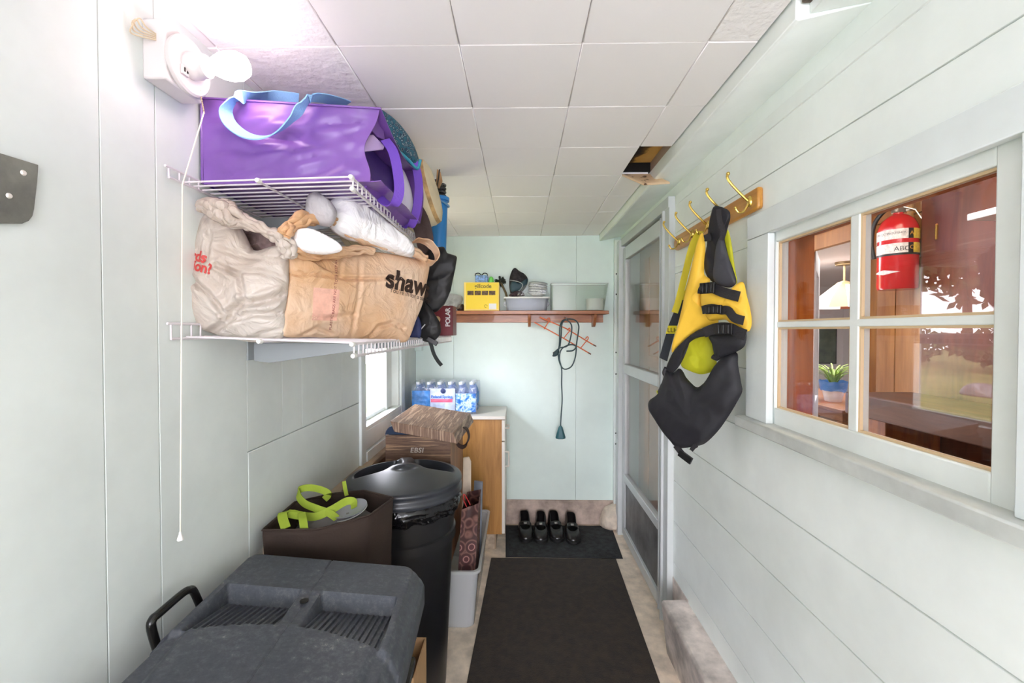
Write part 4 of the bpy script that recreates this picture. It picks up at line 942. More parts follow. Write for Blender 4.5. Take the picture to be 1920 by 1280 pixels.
# cardboard box between cooler and trash can
m_card = M('corrugated_cardboard', (176, 140, 100), .85, var=.06, vscale=10)
t = thing('cardboard_box', 'brown cardboard box with raised flap between grey box and trash can', 'box', (-.375, 1.37, 0))
mb = MB(); mb.box(-.43, -.318, 1.28, 1.283, .001, .42); mb.box(-.43, -.318, 1.45, 1.453, .001, .42); mb.box(-.43, -.427, 1.283, 1.45, .001, .42); mb.box(-.321, -.318, 1.283, 1.45, .001, .42); mb.box(-.427, -.321, 1.283, 1.45, .001, .004); mb.build('box_body', m_card, t)
q = [at(756, 1170, Y=1.37), at(772, 1160, Y=1.36), at(790, 1089, Y=1.40), at(752, 1098, Y=1.43)]
q = [Vector((-.36, 1.453, .42)), Vector((-.335, 1.40, .42))] + [q[1], q[2], q[3], q[0]]
mb = MB(); mb.prism(q[2:], (.001, .004, 0)); mb.build('box_flap', m_card, t)
# ================================================================== cabinet with water pack
m_oak = Mwood('oak_veneer', (178, 128, 66), (150, 102, 48), (9, 9, .8), 3, 4, .45); m_lam = M('white_laminate', (222, 216, 206), .35)
cz = .895; cX0, cX1, cY0, cY1 = -.775, -.100, 2.87, 3.245
t = thing('cabinet', 'low oak sided cabinet with white top and fronts against the back wall', 'cabinet', (-.44, 3.06, 0))
mb = MB(); mb.box(cX0, cX1 - .02, cY0 + .004, cY0 + .02, .105, cz - .022); mb.box(cX0, cX1 - .02, cY1 - .016, cY1, .105, cz - .022); mb.box(cX0, cX1 - .02, cY0 + .02, cY1 - .016, .105, .12); mb.box(cX0, cX0 + .012, cY0 + .02, cY1 - .016, .12, cz - .022); mb.build('carcass', m_oak, t, bevel=.001)
mb = MB(); mb.box(cX0, cX1 + .004, cY0 - .006, cY1 + .01, cz - .022, cz); mb.build('worktop', m_lam, t, bevel=.003)
mb = MB(); mb.box(cX0 + .02, cX1 - .07, cY0 + .015, cY1 - .01, .001, .105); mb.mi = 1; mb.box(cX1 - .071, cX1 - .06, cY0 + .02, cY1 - .02, .001, .105); mb.build('plinth', [M('pale_plinth', (176, 158, 138), .7, var=.2, vscale=20), M('plinth_front', (150, 130, 108), .7)], t)
def pull(p, z0, z1, vert=True):
    mb = MB()
    if vert: P = [(cX1 + .001, p, z0), (cX1 + .022, p, z0 + .003), (cX1 + .024, p, z0 + .012), (cX1 + .024, p, z1 - .012), (cX1 + .022, p, z1 - .003), (cX1 + .001, p, z1)]
    else: P = [(cX1 + .001, p - .045, z0), (cX1 + .022, p - .045, z0), (cX1 + .024, p - .038, z0), (cX1 + .024, p + .038, z0), (cX1 + .022, p + .045, z0), (cX1 + .001, p + .045, z0)]
    mb.tube(curve(P, 3), .0060, 8); return mb
mb = MB(); mb.box(cX1 - .02, cX1, cY0 + .003, cY1 - .003, .73, cz - .028); dr = mb.build('drawer', m_lam, t, bevel=.002); pull(2.965, .805, .805, False).build('handle', m_lam, dr, smooth=True)
mb = MB(); mb.box(cX1 - .02, cX1, cY0 + .003, cY1 - .003, .11, .722); dr = mb.build('door', m_lam, t, bevel=.002); pull(2.925, .545, .645).build('handle', m_lam, dr, smooth=True)
# bottled water
m_wb = Mclear('bottle_plastic', (190, 218, 246), .16, .05, 1.45, (190, 214, 244)); m_cap = M('white_cap', (224, 230, 240), .4)
m_lblue = M('blue_label', (64, 132, 206), .35, var=.18, vscale=22); m_lwht = M('pale_blue_label', (196, 208, 240), .35, var=.1, vscale=24); m_pink = M('pink_banner', (220, 96, 130), .4)
m_wrap = Mclear('shrink_film', (248, 250, 255), .10, .06, 1.45, (226, 232, 248))
wx0, wx1, wy0, wy1, wz = -.735, -.292, 2.93, 3.19, cz + .001
t = thing('water_pack', 'shrink wrapped pack of bottled water standing on the white cabinet top', 'bottles', ((wx0 + wx1) / 2, (wy0 + wy1) / 2, wz))
prof = [(0, .002), (.030, .002), (.0335, .010), (.032, .05), (.034, .06), (.034, .125), (.032, .135), (.030, .15), (.015, .182), (.0135, .19), (.0135, .198), (0, .198)]
proto = None
for i in range(6):
    for j in range(3):
        x = wx0 + .038 + i * .0735; y = wy0 + .036 + j * .074; A = Matrix.Translation((x, y, wz))
        if proto is None:
            bo = MB().lathe(prof, 18, A).build('bottle', m_wb, t, smooth=True); proto = (bo, x, y)
            MB().lathe([(0, .196), (.0155, .196), (.0155, .212), (.014, .214), (0, .214)], 16, A).build('cap', m_cap, bo, smooth=True)
            MB().lathe([(.0346, .058), (.0348, .060), (.0348, .128), (.0346, .130)], 18, A).build('label', m_lblue, bo, smooth=True)
        else:
            c = copy_tree(proto[0], t); c.location = (x - proto[1], y - proto[2], 0)
mb = MB()
def film(a, b2):
    """a across the front from side to side, b2 from foot over the top to the back"""
    x = wx0 + (wx1 - wx0) * a; s = b2 * 3
    if s < 1: y, z = wy0 - .001, wz + .004 + .185 * s
    elif s < 2: y, z = wy0 - .001 + (wy1 - wy0) * (s - 1), wz + .189 + .022 * math.sin(math.pi * (s - 1)) ** .5
    else: y, z = wy1 - .001, wz + .189 - .185 * (s - 2)
    w = abs(noise.noise(Vector((x * 30, y * 30, z * 30)))) * .006 + .003 * abs(math.sin((x - wx0) * math.pi / .0735))
    return Vector((x, y - (w if s < 1 else -w if s > 2 else 0), z + (w if 1 <= s <= 2 else 0)))
mb.grid(film, 60, 48); mb.build('shrink_wrap', m_wrap, t, smooth=True, ang=70)
m_mix, nt, N, L, b = newmat('bottle_label_print'); vec = coords(N, L); n = N.new('ShaderNodeTexNoise'); n.inputs['Scale'].default_value = 34; n.inputs['Detail'].default_value = 4; L.new(vec, n.inputs['Vector'])
L.new(ramp(N, L, n.outputs['Fac'], [(.38, (40, 104, 190)), (.48, (120, 170, 228)), (.55, (206, 222, 244)), (.68, (90, 150, 220))]), b.inputs['Base Color']); b.inputs['Roughness'].default_value = .25
def film_patch(name, mat, a0, a1, s0, s1, lift=.0022):
    mb = MB(); mb.grid(lambda u, v_: film(a0 + (a1 - a0) * u, (s0 + (s1 - s0) * v_) / 3) - Vector((0, lift, 0)), 24, 14, (0, .0008, 0)); return mb.build(name, mat, t, smooth=True)
film_patch('printed_label', m_lblue, .01, .285, .12, .84); film_patch('printed_label', m_lwht, .29, .67, .08, .92); film_patch('printed_label', m_mix, .68, .985, .06, .74)
film_patch('label_banner', m_pink, .30, .63, .42, .54, .0036)
mb = MB(); flat_text(mb, 'Poland Spring', (wx0 + .135, wy0 - .0135, wz + .112), (1, 0, 0), (0, 0, 1), .026, bold=.0008); mb.build('lettering', M('blue_script_print', (70, 120, 200), .4), t)
mb = MB(); mb.ball((wx0 + .215, wy0 - .009, wz + .158), .017, .004, .017); mb.build('round_emblem', M('navy_emblem', (34, 48, 100), .5), t, smooth=True)
# ================================================================== wood-grain storage box
m_zeb = Mwood('zebra_woodgrain_print', (150, 118, 92), (70, 50, 40), (.8, 22, 22), 3.2, .5, .5, spots=[(.30, (64, 46, 38)), (.43, (120, 92, 72)), (.52, (84, 60, 48)), (.60, (164, 132, 104)), (.72, (110, 82, 62))])
m_zebl = Mwood('zebra_woodgrain_lid', (176, 144, 118), (84, 62, 52), (26, 1.2, .6), 3.2, .5, .5, spots=[(.30, (80, 58, 48)), (.42, (150, 120, 98)), (.50, (104, 78, 64)), (.58, (190, 160, 134)), (.72, (140, 110, 90))])
m_zebs = Mwood('zebra_woodgrain_side', (176, 126, 86), (110, 74, 50), (20, 20, .8), 3.2, .6, .5)
bx0, bx1, by0, by1, bz0, bz1 = -.655, -.338, 2.10, 2.56, .322, .952
t = thing('storage_box', 'tall wood grain storage box with tilted lid behind the trash can', 'storage box', (-.5, 2.33, bz0))
mb = MB(); mb.box(bx0, bx1, by0, by0 + .012, bz0, bz1); mb.box(bx0, bx1, by1 - .012, by1, bz0, bz1); mb.box(bx0, bx1, by0 + .012, by1 - .012, bz0, bz0 + .012); mb.box(bx0, bx0 + .012, by0 + .012, by1 - .012, bz0, bz1)
mb.mi = 1; mb.box(bx1 - .012, bx1 + .001, by0 + .012, by1 - .012, bz0, bz1); mb.build('box_body', [m_zeb, m_zebs], t, bevel=.002)
fl, fr_, br, bl = at(731, 790, Y=2.085), at(850, 812, Y=2.085), at(882, 774, Y=2.56), at(778, 757, Y=2.56)
fl.z += .002; dn = Vector((.02, 0, -.052))
mb = MB(); mb.hexa([p + dn for p in (fl, fr_, br, bl)], [fl, fr_, br, bl]); tag(mb.build('box_lid', m_zebl, t, bevel=.003), 'wood grain lid lying askew')
mb = MB(); P = [at(855, 822, Y=2.14), at(858, 832, Y=2.15), at(866, 837, Y=2.18), at(874, 832, Y=2.22), at(879, 818, Y=2.26), at(876, 806, Y=2.28), at(870, 800, Y=2.30)]
mb.ribbon(curve(P, 5), .028, .003, Vector((.15, 1, .1))); mb.build('lid_strap', m_brown, t, smooth=True)
mb = MB(); flat_text(mb, 'EBSI', (-.535, by0 - .0006, .868), (1, 0, 0), (0, 0, 1), .034, bold=.0006, shear=.15, space=1.1); mb.build('lettering', M('pale_metal_letters', (206, 198, 188), .35, metal=.3), t)
mb = MB(); mb.blob([(bx0 + .014, 2.122, .93), (bx0 + .014, 2.122, .988), (bx0 + .10, 2.122, .982), (bx0 + .20, 2.122, .970), (bx1 - .05, 2.122, .957), (bx1 - .05, 2.122, .93)], (0, -1, 0), .006, .35, n=50, rings=10, amp=.006, freq=30, seed=51)
tag(mb.build('folded_blanket', M('navy_fabric', (42, 58, 84), .8, bump=.3, bscale=80), smooth=True), 'navy fabric bulging out under the tilted lid of the wood grain box', 'fabric')
# ================================================================== clear tote and what stands in it
m_tot = Mclear('cloudy_tote_plastic', (238, 242, 244), .42, .18, 1.4, (236, 238, 240)); m_totr = Mclear('tote_rim_plastic', (232, 236, 238), .55, .15, 1.45, (220, 222, 222))
tx0, tx1, ty0, ty1, tz = -.62, -.196, 2.075, 2.80, .300
t = thing('plastic_tote', 'long clear plastic tote on the floor beside the dark runner', 'storage box', (-.41, 2.44, 0))
def trow(k, z): return rrect(tx0 + k, tx1 - k, ty0 + k, ty1 - k, .035, z)
mb = MB(); rows = [trow(.035, .002), trow(.03, .008), trow(.008, tz - .012)]
inn = [trow(.0115, tz - .012), trow(.034, .012), trow(.04, .006)]
n = len(rows[0]); vs = [p for r in rows + inn for p in r]; fs = [(i * n + j, i * n + (j + 1) % n, (i + 1) * n + (j + 1) % n, (i + 1) * n + j) for i in range(5) for j in range(n)] + [tuple(range(n))[::-1], tuple(5 * n + j for j in range(n))]
mb.add(vs, fs); mb.build('tote_body', m_tot, t, smooth=True)
mb = MB(); rows = [trow(.0075, tz - .014), trow(-.004, tz - .014), trow(-.006, tz - .008), trow(-.004, tz), trow(.008, tz)]; n = len(rows[0]); vs = [p for r in rows for p in r]
mb.add(vs, [(i * n + j, i * n + (j + 1) % n, (i + 1) * n + (j + 1) % n, (i + 1) * n + j) for i in range(4) for j in range(n)] + [(4 * n + j, 4 * n + (j + 1) % n, (j + 1) % n, j) for j in range(n)]); mb.build('tote_rim', m_totr, t, smooth=True)
# patterned gift bag
m_gift, nt, N, L, b = newmat('maroon_ring_pattern'); vec = coords(N, L); v = N.new('ShaderNodeTexVoronoi'); v.inputs['Scale'].default_value = 17; v.inputs['Randomness'].default_value = .6; L.new(vec, v.inputs['Vector'])
L.new(ramp(N, L, v.outputs['Distance'], [(.0, (84, 34, 40)), (.26, (78, 32, 36)), (.31, (186, 136, 128)), (.36, (74, 32, 34)), (.50, (66, 30, 30)), (.60, (128, 88, 78)), (.70, (64, 30, 28))]), b.inputs['Base Color']); b.inputs['Roughness'].default_value = .5
t = thing('gift_bag', 'maroon gift bag with ring pattern standing in the clear tote', 'bag', (-.27, 2.25, .012))
gx0, gx1 = -.322, -.222
lo4 = [Vector(p) for p in ((gx0, 2.14, .014), (gx1 - .012, 2.14, .014), (gx1 - .012, 2.42, .014), (gx0, 2.42, .014))]
hi4 = [Vector(p) for p in ((gx0 + .03, 2.16, .565), (gx1 + .012, 2.19, .585), (gx1 + .006, 2.40, .58), (gx0 + .03, 2.40, .565))]
mb = MB()
for i in range(4):
    a, b2, c2, d2 = lo4[i], lo4[(i + 1) % 4], hi4[(i + 1) % 4], hi4[i]; nrm = (b2 - a).cross(d2 - a).normalized()
    mb.grid(lambda u, v_: a.lerp(b2, u).lerp(d2.lerp(c2, u), v_) + nrm * (.006 * noise.noise(Vector((u * 4 + i * 3, v_ * 6, 2))) * math.sin(math.pi * u)), 10, 16, -nrm * .0012)
mb.build('bag_body', m_gift, t, smooth=True)
mb = MB(); mb.tube(curve([(-.268, 2.17, .575), (-.285, 2.175, .612), (-.282, 2.18, .635), (-.262, 2.185, .60), (-.252, 2.185, .578)], 6), .0025, 7); tag(mb.build('cord_handle', M('red_cord', (190, 40, 44), .6), t, smooth=True), 'red cord handle')
mb = MB(); q = [at(866, 930, Y=2.16), at(882, 928, Y=2.18), at(883, 860, Y=2.26), at(878, 855, Y=2.26), at(868, 857, Y=2.25)]
q = [Vector((-.300, 2.21, .59)), Vector((-.252, 2.23, .59)), Vector((-.254, 2.27, .815)), Vector((-.262, 2.275, .826)), Vector((-.296, 2.27, .82))]
q = [at(x, y, Y=2.44) for x, y in ((864, 930), (882, 930), (883, 866), (879, 857), (868, 858))]; q[0].z = q[1].z = .02
mb.prism(q, (0, .018, .0)); tag(mb.build('foam_board', M('off_white_foam', (226, 212, 192), .8, var=.06, vscale=14), bevel=.004), 'off-white foam board standing upright beside the wood grain box', 'board')
mb = MB(); q = [at(884, 945, Y=2.52), at(902, 945, Y=2.52), at(905, 904, Y=2.62), at(889, 902, Y=2.62)]; q[0] = Vector((q[0].x, 2.46, .02)); q[1] = Vector((q[1].x, 2.46, .02))
mb.prism(q, (.0, .02, 0)); tag(mb.build('binder', M('blue_grey_cover', (122, 130, 146), .5, var=.12, vscale=10), bevel=.002), 'blue grey binder standing at the far end of the clear tote', 'binder')
# ================================================================== back wall shelf
m_walnut = Mwood('brown_stained_shelf', (170, 106, 60), (134, 78, 44), (1.2, 10, 10), 4, 3, .4, coat=.2)
Yf = 3.115; sz = 1.604
t = thing('wall_shelf', 'brown wooden shelf with two brackets on the back wall', 'shelf', (0, YB, 1.53))
sx1 = at(1142, 582, Y=Yf).x
mb = MB(); mb.box(-.66, sx1, Yf, YB - .001, sz - .024, sz); mb.build('shelf_board', m_walnut, t, bevel=.003)
bx_ = at(1130, 590, Y=YB).x
mb = MB(); mb.box(-.64, bx_, YB - .019, YB - .001, sz - .082, sz - .025); mb.build('back_rail', m_walnut, t, bevel=.002)
for px in (993, 1116):
    x = at(px, 600, Y=Yf + .03).x; mb = MB()
    mb.prism([(x - .010, Yf + .016, sz - .025), (x - .010, Yf + .02, sz - .05), (x - .010, Yf + .045, sz - .075), (x - .010, Yf + .06, sz - .10), (x - .010, Yf + .085, sz - .115), (x - .010, YB - .02, sz - .115), (x - .010, YB - .02, sz - .025)], (.020, 0, 0)); mb.build('shelf_bracket', m_walnut, t, bevel=.003)
zs = sz + .001
# yellow box
m_yel = M('yellow_box_card', (240, 208, 44), .45); m_yel2 = M('pale_yellow_edge', (244, 214, 120), .5)
t = thing('product_box', 'yellow product box with small picture strip on the back shelf', 'box', (-.27, 3.19, zs))
P0 = at(870, 580, Y=3.14); P1 = at(936, 580, Y=3.14); zt = at(900, 529, Y=3.14).z
mb = MB(); mb.box(P0.x, P1.x, 3.14, 3.24, zs, zt); mb.build('box_body', [m_yel2], t, bevel=.003)
mb = MB(); mb.box(P0.x + .014, P1.x - .006, 3.1385, 3.1400, zs + .012, zt - .006); fp = mb.build('front_print', m_yel, t)
w_ = P1.x - P0.x; h_ = zt - zs
for k in range(4):
    mb = MB(); x = P0.x + w_ * (.10 + .205 * k); mb.box(x, x + w_ * .175, 3.1372, 3.1386, zs + h_ * .55, zs + h_ * .70); mb.build('picture', M('dark_picture_print', (92, 70, 36), .5, var=.7, vscale=60), t)
mb = MB(); flat_text(mb, 'gillcode', (P0.x + w_ * .30, 3.1380, zs + h_ * .80), (1, 0, 0), (0, 0, 1), .040, bold=.0006); mb.build('lettering', M('olive_print', (92, 82, 28), .5), t)
mb = MB(); mb.box(P0.x + w_ * .71, P0.x + w_ * .92, 3.1372, 3.1386, zs + h_ * .05, zs + h_ * .25); mb.build('price_sticker', M('white_sticker', (222, 222, 220), .5), t)
mb = MB()
mb.tube([(P0.x + w_ * .62 + .010 * math.cos(a), 3.1380, zs + h_ * .16 + .010 * math.sin(a)) for a in [i * math.pi / 8 for i in range(14)]], .0016, 6); mb.build('recycling_mark', M('olive_print2', (150, 130, 30), .5), t)
# things on top of / behind the yellow box
t = thing('gift_box', 'small blue box tied with black cord on top of the yellow box', 'box', (-.24, 3.19, zt + .001))
a0, a1 = at(891, 529, Y=3.16), at(914, 516, Y=3.16)
mb = MB(); mb.box(a0.x, a1.x, 3.155, 3.225, zt + .0015, a1.z); mb.build('box_body', M('blue_white_box', (128, 164, 212), .5, var=.3, vscale=60), t, bevel=.002)
mb = MB(); c = Vector(((a0.x + a1.x) / 2, 3.19, a1.z))
for k in range(2):
    s = -1 if k else 1; mb.tube(curve([c, c + Vector((s * .016, -.02, .016)), c + Vector((s * .04, -.03, .012)), c + Vector((s * .045, -.033, -.004))], 5), .0035, 7)
mb.build('cord_bow', m_black, t, smooth=True)
mb = MB(); c = at(921, 524, Y=3.19); mb.lathe([(0, zt + .0015), (.019, zt + .0015), (.021, zt + .012), (.016, zt + .034), (.008, zt + .045), (0, zt + .046)], 20, Matrix.Translation((c.x, 3.185, 0))); tag(mb.build('bottle_cap', M('bright_green_plastic', (116, 214, 96), .4), smooth=True), 'bright green cap on top of the yellow box', 'cap')
mb = MB(); c = at(938, 527, Y=3.225)
random.seed(3)
for k in range(26):
    d = Vector((random.gauss(0, 1), random.gauss(0, .5), random.gauss(0, 1))).normalized(); mb.tube([c + d * .008, c + d * .034, c + d * .045 + Vector((0, 0, -.006))], [.007, .006, .002], 6)
bh = mb
t = thing('scrub_brush', 'black bristled brush with wooden handle leaning beside the yellow box', 'brush', (c.x, 3.225, zs))
bh.build('bristles', M('dark_green_bristle', (34, 42, 34), .8), t, smooth=True)
mb = MB(); mb.tube([c, at(948, 548, Y=3.21), Vector((at(957, 560, Y=3.20).x, 3.20, zs + .008))], .008, 8); mb.build('handle', M('olive_wood', (112, 98, 66), .6), t, smooth=True)
# clear wrapped packet at the left end
mb = MB(); O = [at(x, y, Y=3.16) for x, y in ((826, 578), (828, 556), (842, 550), (862, 553), (868, 560), (864, 572), (858, 579))]
for p in O: p.z = max(p.z, zs + .006)
mb.blob(O, (0, -1, 0), .035, .045, n=50, rings=12, amp=.014, freq=40, seed=61, hard=True); tag(mb.build('cellophane_packet', Mclear('crinkled_cellophane', (236, 236, 238), .3, .08, 1.5, (214, 212, 212)), smooth=True, ang=40), 'crinkled clear cellophane packet at the left end of the shelf', 'packet')
mb = MB(); c = at(866, 570, Y=3.2); mb.lathe([(0, zs), (.02, zs), (.028, zs + .012), (.03, zs + .03), (.020, zs + .052), (0, zs + .058)], 20, Matrix.Translation((c.x - .012, 3.225, 0))); tag(mb.build('jar', M('dark_brown_glass', (70, 54, 50), .25), smooth=True), 'small dark brown jar behind the cellophane packet', 'jar')
# clear food container with white lid
m_tub = Mclear('frosted_tub', (232, 234, 238), .42, .2, 1.45, (178, 182, 192))
t = thing('food_container', 'shallow frosted container with white lid under the cap and bowls', 'container', (.04, 3.19, zs))
c0, c1 = at(948, 580, Y=3.125), at(1027, 580, Y=3.125); zt2 = at(990, 557, Y=3.125).z
mb = MB(); r0 = rrect(c0.x + .008, c1.x - .008, 3.132, 3.255, .02, zs + .0005); r1 = rrect(c0.x - .004, c1.x + .006, 3.122, 3.262, .022, zt2 - .008); mb.hexa(r0, r1); mb.build('tub', m_tub, t, smooth=True)
mb = MB(); mb.hexa(rrect(c0.x - .014, c1.x + .016, 3.116, 3.266, .022, zt2 - .008), rrect(c0.x - .012, c1.x + .014, 3.118, 3.264, .022, zt2 + .004)); mb.build('lid', M('milky_white_lid', (232, 232, 230), .4), t, bevel=.002)
mb = MB(); mb.blob([(c0.x + .02, 3.15, zs + .02), (c1.x - .02, 3.15, zs + .02), (c1.x - .015, 3.15, zt2 - .02), (c0.x + .012, 3.15, zt2 - .02)], (0, -1, 0), .01, .09, n=40, rings=8, amp=.006, freq=40, seed=62, hard=True); mb.build('contents', M('grey_contents', (160, 164, 172), .5, var=.3, vscale=50), t, smooth=True)
zl = zt2 + .005
# stack of bowls / plates in a film bag
m_china = M('white_china', (232, 232, 228), .25); m_rimb = M('grey_rim_glaze', (110, 116, 122), .3)
cxp = at(1007, 545, Y=3.19).x
for k, lab in enumerate(('lowest white dish of the tilted stack on the container', 'second white dish from the bottom of the tilted stack', 'middle white dish of the tilted stack on the container', 'second white dish from the top of the tilted stack', 'topmost white dish of the tilted stack on the container')):
    A = Matrix.Translation((cxp + .002 * k, 3.19, zl + .028 + .0175 * k)) @ Matrix.Rotation(R(5), 4, 'Y') @ Matrix.Rotation(R(-3), 4, 'X')
    mb = MB(); mb.lathe([(0, -.022), (.035, -.022), (.050, -.012), (.068, .001), (.068, .004), (.048, -.008), (.034, -.018), (0, -.018)], 36, A)
    o = mb.build('dish', m_china, smooth=True); tag(o, lab, 'dish', 'dishes stacked on the frosted container')
    rt_ = MB(); rt_.tube([A @ Vector((.068 * math.cos(a), .068 * math.sin(a), .0025)) for a in [i * math.pi / 18 for i in range(36)]], .0018, 6, closed=True); rt_.v = [p - o.location for p in rt_.v]
    rt_.build('dark_rim', m_rimb, o, smooth=True, local=True)
mb = MB(); O = [at(x, y, Y=3.12) for x, y in ((972, 556), (980, 538), (1000, 528), (1022, 532), (1028, 548), (1026, 557))]
for p in O: p.z = max(p.z, zl + .003)
mb.blob(O, (0, -1, 0), .010, .006, n=50, rings=10, amp=.006, freq=40, seed=63, hard=True); tag(mb.build('film_bag', Mclear('thin_film', (248, 249, 250), .07, .1, 1.45, (214, 216, 220)), smooth=True, ang=50), 'clear film bag drawn up around the stack of dishes', 'plastic film')
# cap and sunglasses heap
t = thing('cap', 'black and teal cap standing on edge on the frosted container', 'cap', (-.01, 3.20, zl))
mb = MB(); O = [at(x, y, Y=3.19) for x, y in ((957, 550), (955, 525), (960, 507), (966, 502), (974, 508), (984, 514), (990, 524), (986, 538), (976, 550), (966, 556))]
for p in O: p.z = max(p.z, zl + .004)
mb.blob(O, (0, -1, 0), .035, .03, n=56, rings=12, amp=.008, freq=34, seed=64); mb.build('crown', M('black_cap_cloth', (38, 34, 38), .8, var=.5, vscale=50), t, smooth=True)
mb = MB(); O = [at(x, y, Y=3.15) for x, y in ((957, 544), (960, 528), (974, 530), (989, 522), (985, 538), (968, 548))]
mb.blob(O, (0, -1, .2), .018, .005, n=40, rings=8, amp=.003); mb.build('brim', M('teal_cap_brim', (36, 62, 72), .6), t, smooth=True)
mb = MB(); P = [at(956, 525, Y=3.15), at(972, 528, Y=3.135), at(980, 534, Y=3.135), at(974, 544, Y=3.135), at(962, 549, Y=3.14)]; mb.tube(curve(P, 5), .002, 6); mb.build('cord_trim', M('grey_cord', (178, 182, 182), .6), t, smooth=True)
mb = MB(); O = [at(x, y, Y=3.14) for x, y in ((955, 556), (962, 547), (976, 545), (984, 552), (980, 557))]
for p in O: p.z = max(p.z, zl + .003)
mb.blob(O, (0, -1, 0), .018, .02, n=36, rings=8, amp=.008, freq=60, seed=65, hard=True); tag(mb.build('dark_cloth', M('dark_pattern_cloth', (60, 44, 48), .8, var=.5, vscale=90), smooth=True), 'small dark patterned cloth under the cap on the container', 'cloth')
# clear acrylic bin with white cup inside
m_acr = Mclear('clear_acrylic', (246, 249, 247), .10, .22, 1.35, (226, 228, 220))
t = thing('clear_bin', 'large clear acrylic bin at the right end of the back shelf', 'container', (.38, 3.19, zs))
d0, d1 = at(1034, 580, Y=3.122), at(1141, 580, Y=3.122); zb = at(1034, 531, Y=3.122).z; zb2 = zb - .016
mb = MB(); q0 = rrect(d0.x, d1.x - .03, 3.125, 3.262, .012, zs + .0005); q1 = rrect(d0.x - .002, d1.x, 3.122, 3.264, .014, zb)
q0b = rrect(d0.x + .003, d1.x - .033, 3.128, 3.259, .010, zs + .004); q1b = rrect(d0.x + .001, d1.x - .003, 3.125, 3.261, .012, zb)
n = len(q0); vs = q0 + q1 + q1b + q0b; mb.add(vs, [(i * n + j, i * n + (j + 1) % n, (i + 1) * n + (j + 1) % n, (i + 1) * n + j) for i in range(3) for j in range(n)] + [tuple(range(n))[::-1], tuple(3 * n + j for j in range(n))]); mb.build('bin_body', m_acr, t, smooth=True)
mb = MB(); mb.tube(rrect(d0.x - .003, d1.x + .001, 3.121, 3.265, .014, zb), .0022, 6, closed=True); mb.build('bin_rim', m_totr, t, smooth=True)
c = at(1118, 570, Y=3.19); mb = MB(); mb.lathe([(0, zs + .005), (.058, zs + .005), (.062, zs + .085), (.064, zs + .088), (.060, zs + .088), (.056, zs + .01), (0, zs + .01)], 30, Matrix.Translation((c.x - .012, 3.19, 0))); tag(mb.build('tub', M('translucent_white_tub', (232, 233, 229), .4), smooth=True), 'white round tub inside the clear acrylic bin', 'tub')
# orange wire rack hanging under the shelf
m_or = M('orange_wire', (222, 104, 48), .4); m_tip = M('brown_wire_tip', (110, 66, 40), .6)
t = thing('wire_rack', 'orange wire ladder rack hanging askew under the back shelf', 'rack', (.25, 3.2, 1.5))
ry = 3.17
mb = MB(); mb.tube([at(1012, 594, Y=ry), at(1062, 616, Y=ry), at(1112, 646, Y=ry)], .0042, 7); mb.tube([at(1002, 604, Y=ry), at(1055, 633, Y=ry), at(1103, 661, Y=ry)], .0042, 7); mb.build('side_rail', m_or, t, smooth=True)
for (a, b2) in (((1028, 601), (1020, 617)), ((1066, 620), (1056, 635)), ((1100, 636), (1089, 652))):
    mb = MB(); p, q = at(*a, Y=ry), at(*b2, Y=ry); u = (q - p).normalized()
    mb.tube(curve([p - u * .004 + Vector((-.012, -.004, 0)), p - u * .012 + Vector((-.002, -.008, .01)), p + Vector((.010, -.008, .004)), p.lerp(q, .4) + Vector((.004, -.004, 0)), q], 5), .0034, 7); mb.build('rung', m_or, t, smooth=True)
mb = MB()
mb.tube([at(1103, 661, Y=ry), at(1108, 664, Y=ry)], .0045, 7); tag(mb.build('tip', m_tip, t), 'dark brown tip')
mb = MB(); mb.tube([at(1112, 646, Y=ry), at(1118, 649, Y=ry)], .0045, 7); tag(mb.build('tip', m_tip, t), 'dark brown tip')
# green extension cord
m_cord = M('dark_green_cord', (44, 70, 74), .5)
t = thing('extension_cord', 'dark green extension cord looped on a hook below the back shelf', 'cord', (.3, 3.14, 1.2)); ey = 3.135
P = [(1037, 662), (1042, 658), (1050, 652), (1064, 648), (1070, 632), (1072, 612), (1066, 602), (1056, 600), (1050, 612), (1049, 640), (1047, 668), (1052, 686), (1060, 692), (1072, 686), (1079, 668), (1081, 645), (1084, 625), (1085, 610), (1078, 600), (1064, 598), (1054, 606), (1052, 630), (1050, 650)]
P2 = [at(x, y, Y=ey + .010 * math.sin(i * 1.3)) for i, (x, y) in enumerate(P)]
P3 = [at(x, y, Y=ey + .004) for x, y in ((1062, 658), (1074, 657), (1080, 650), (1074, 646), (1062, 648), (1052, 656), (1049, 672), (1053, 692), (1053, 720), (1054, 750), (1052, 780), (1051, 800))]
mb = MB(); mb.tube(curve(P2, 6), .0048, 8); mb.build('cord', m_cord, t, smooth=True)
mb = MB(); mb.tube(curve(P3, 6), .0048, 8); mb.build('cord', m_cord, t, smooth=True)
e = at(1051, 799, Y=ey); zb3 = at(1051, 822, Y=ey).z
mb = MB(); mb.lathe([(0, zb3), (.036, zb3), (.037, zb3 + .012), (.016, e.z - .006), (.008, e.z + .004), (0, e.z + .004)], 6, Matrix.Translation((e.x, ey, 0)) @ Matrix.Diagonal((1, .7, 1, 1))); mb.build('outlet_tap', M('green_teal_plastic', (38, 92, 100), .45), t, bevel=.003)
mb = MB(); mb.blob([at(x, y, Y=ey) for x, y in ((1036, 668), (1038, 662), (1046, 656), (1049, 660), (1044, 667))], (0, -1, 0), .012, .012, n=24, rings=5, amp=.0); mb.build('plug', m_cord, t, smooth=True)
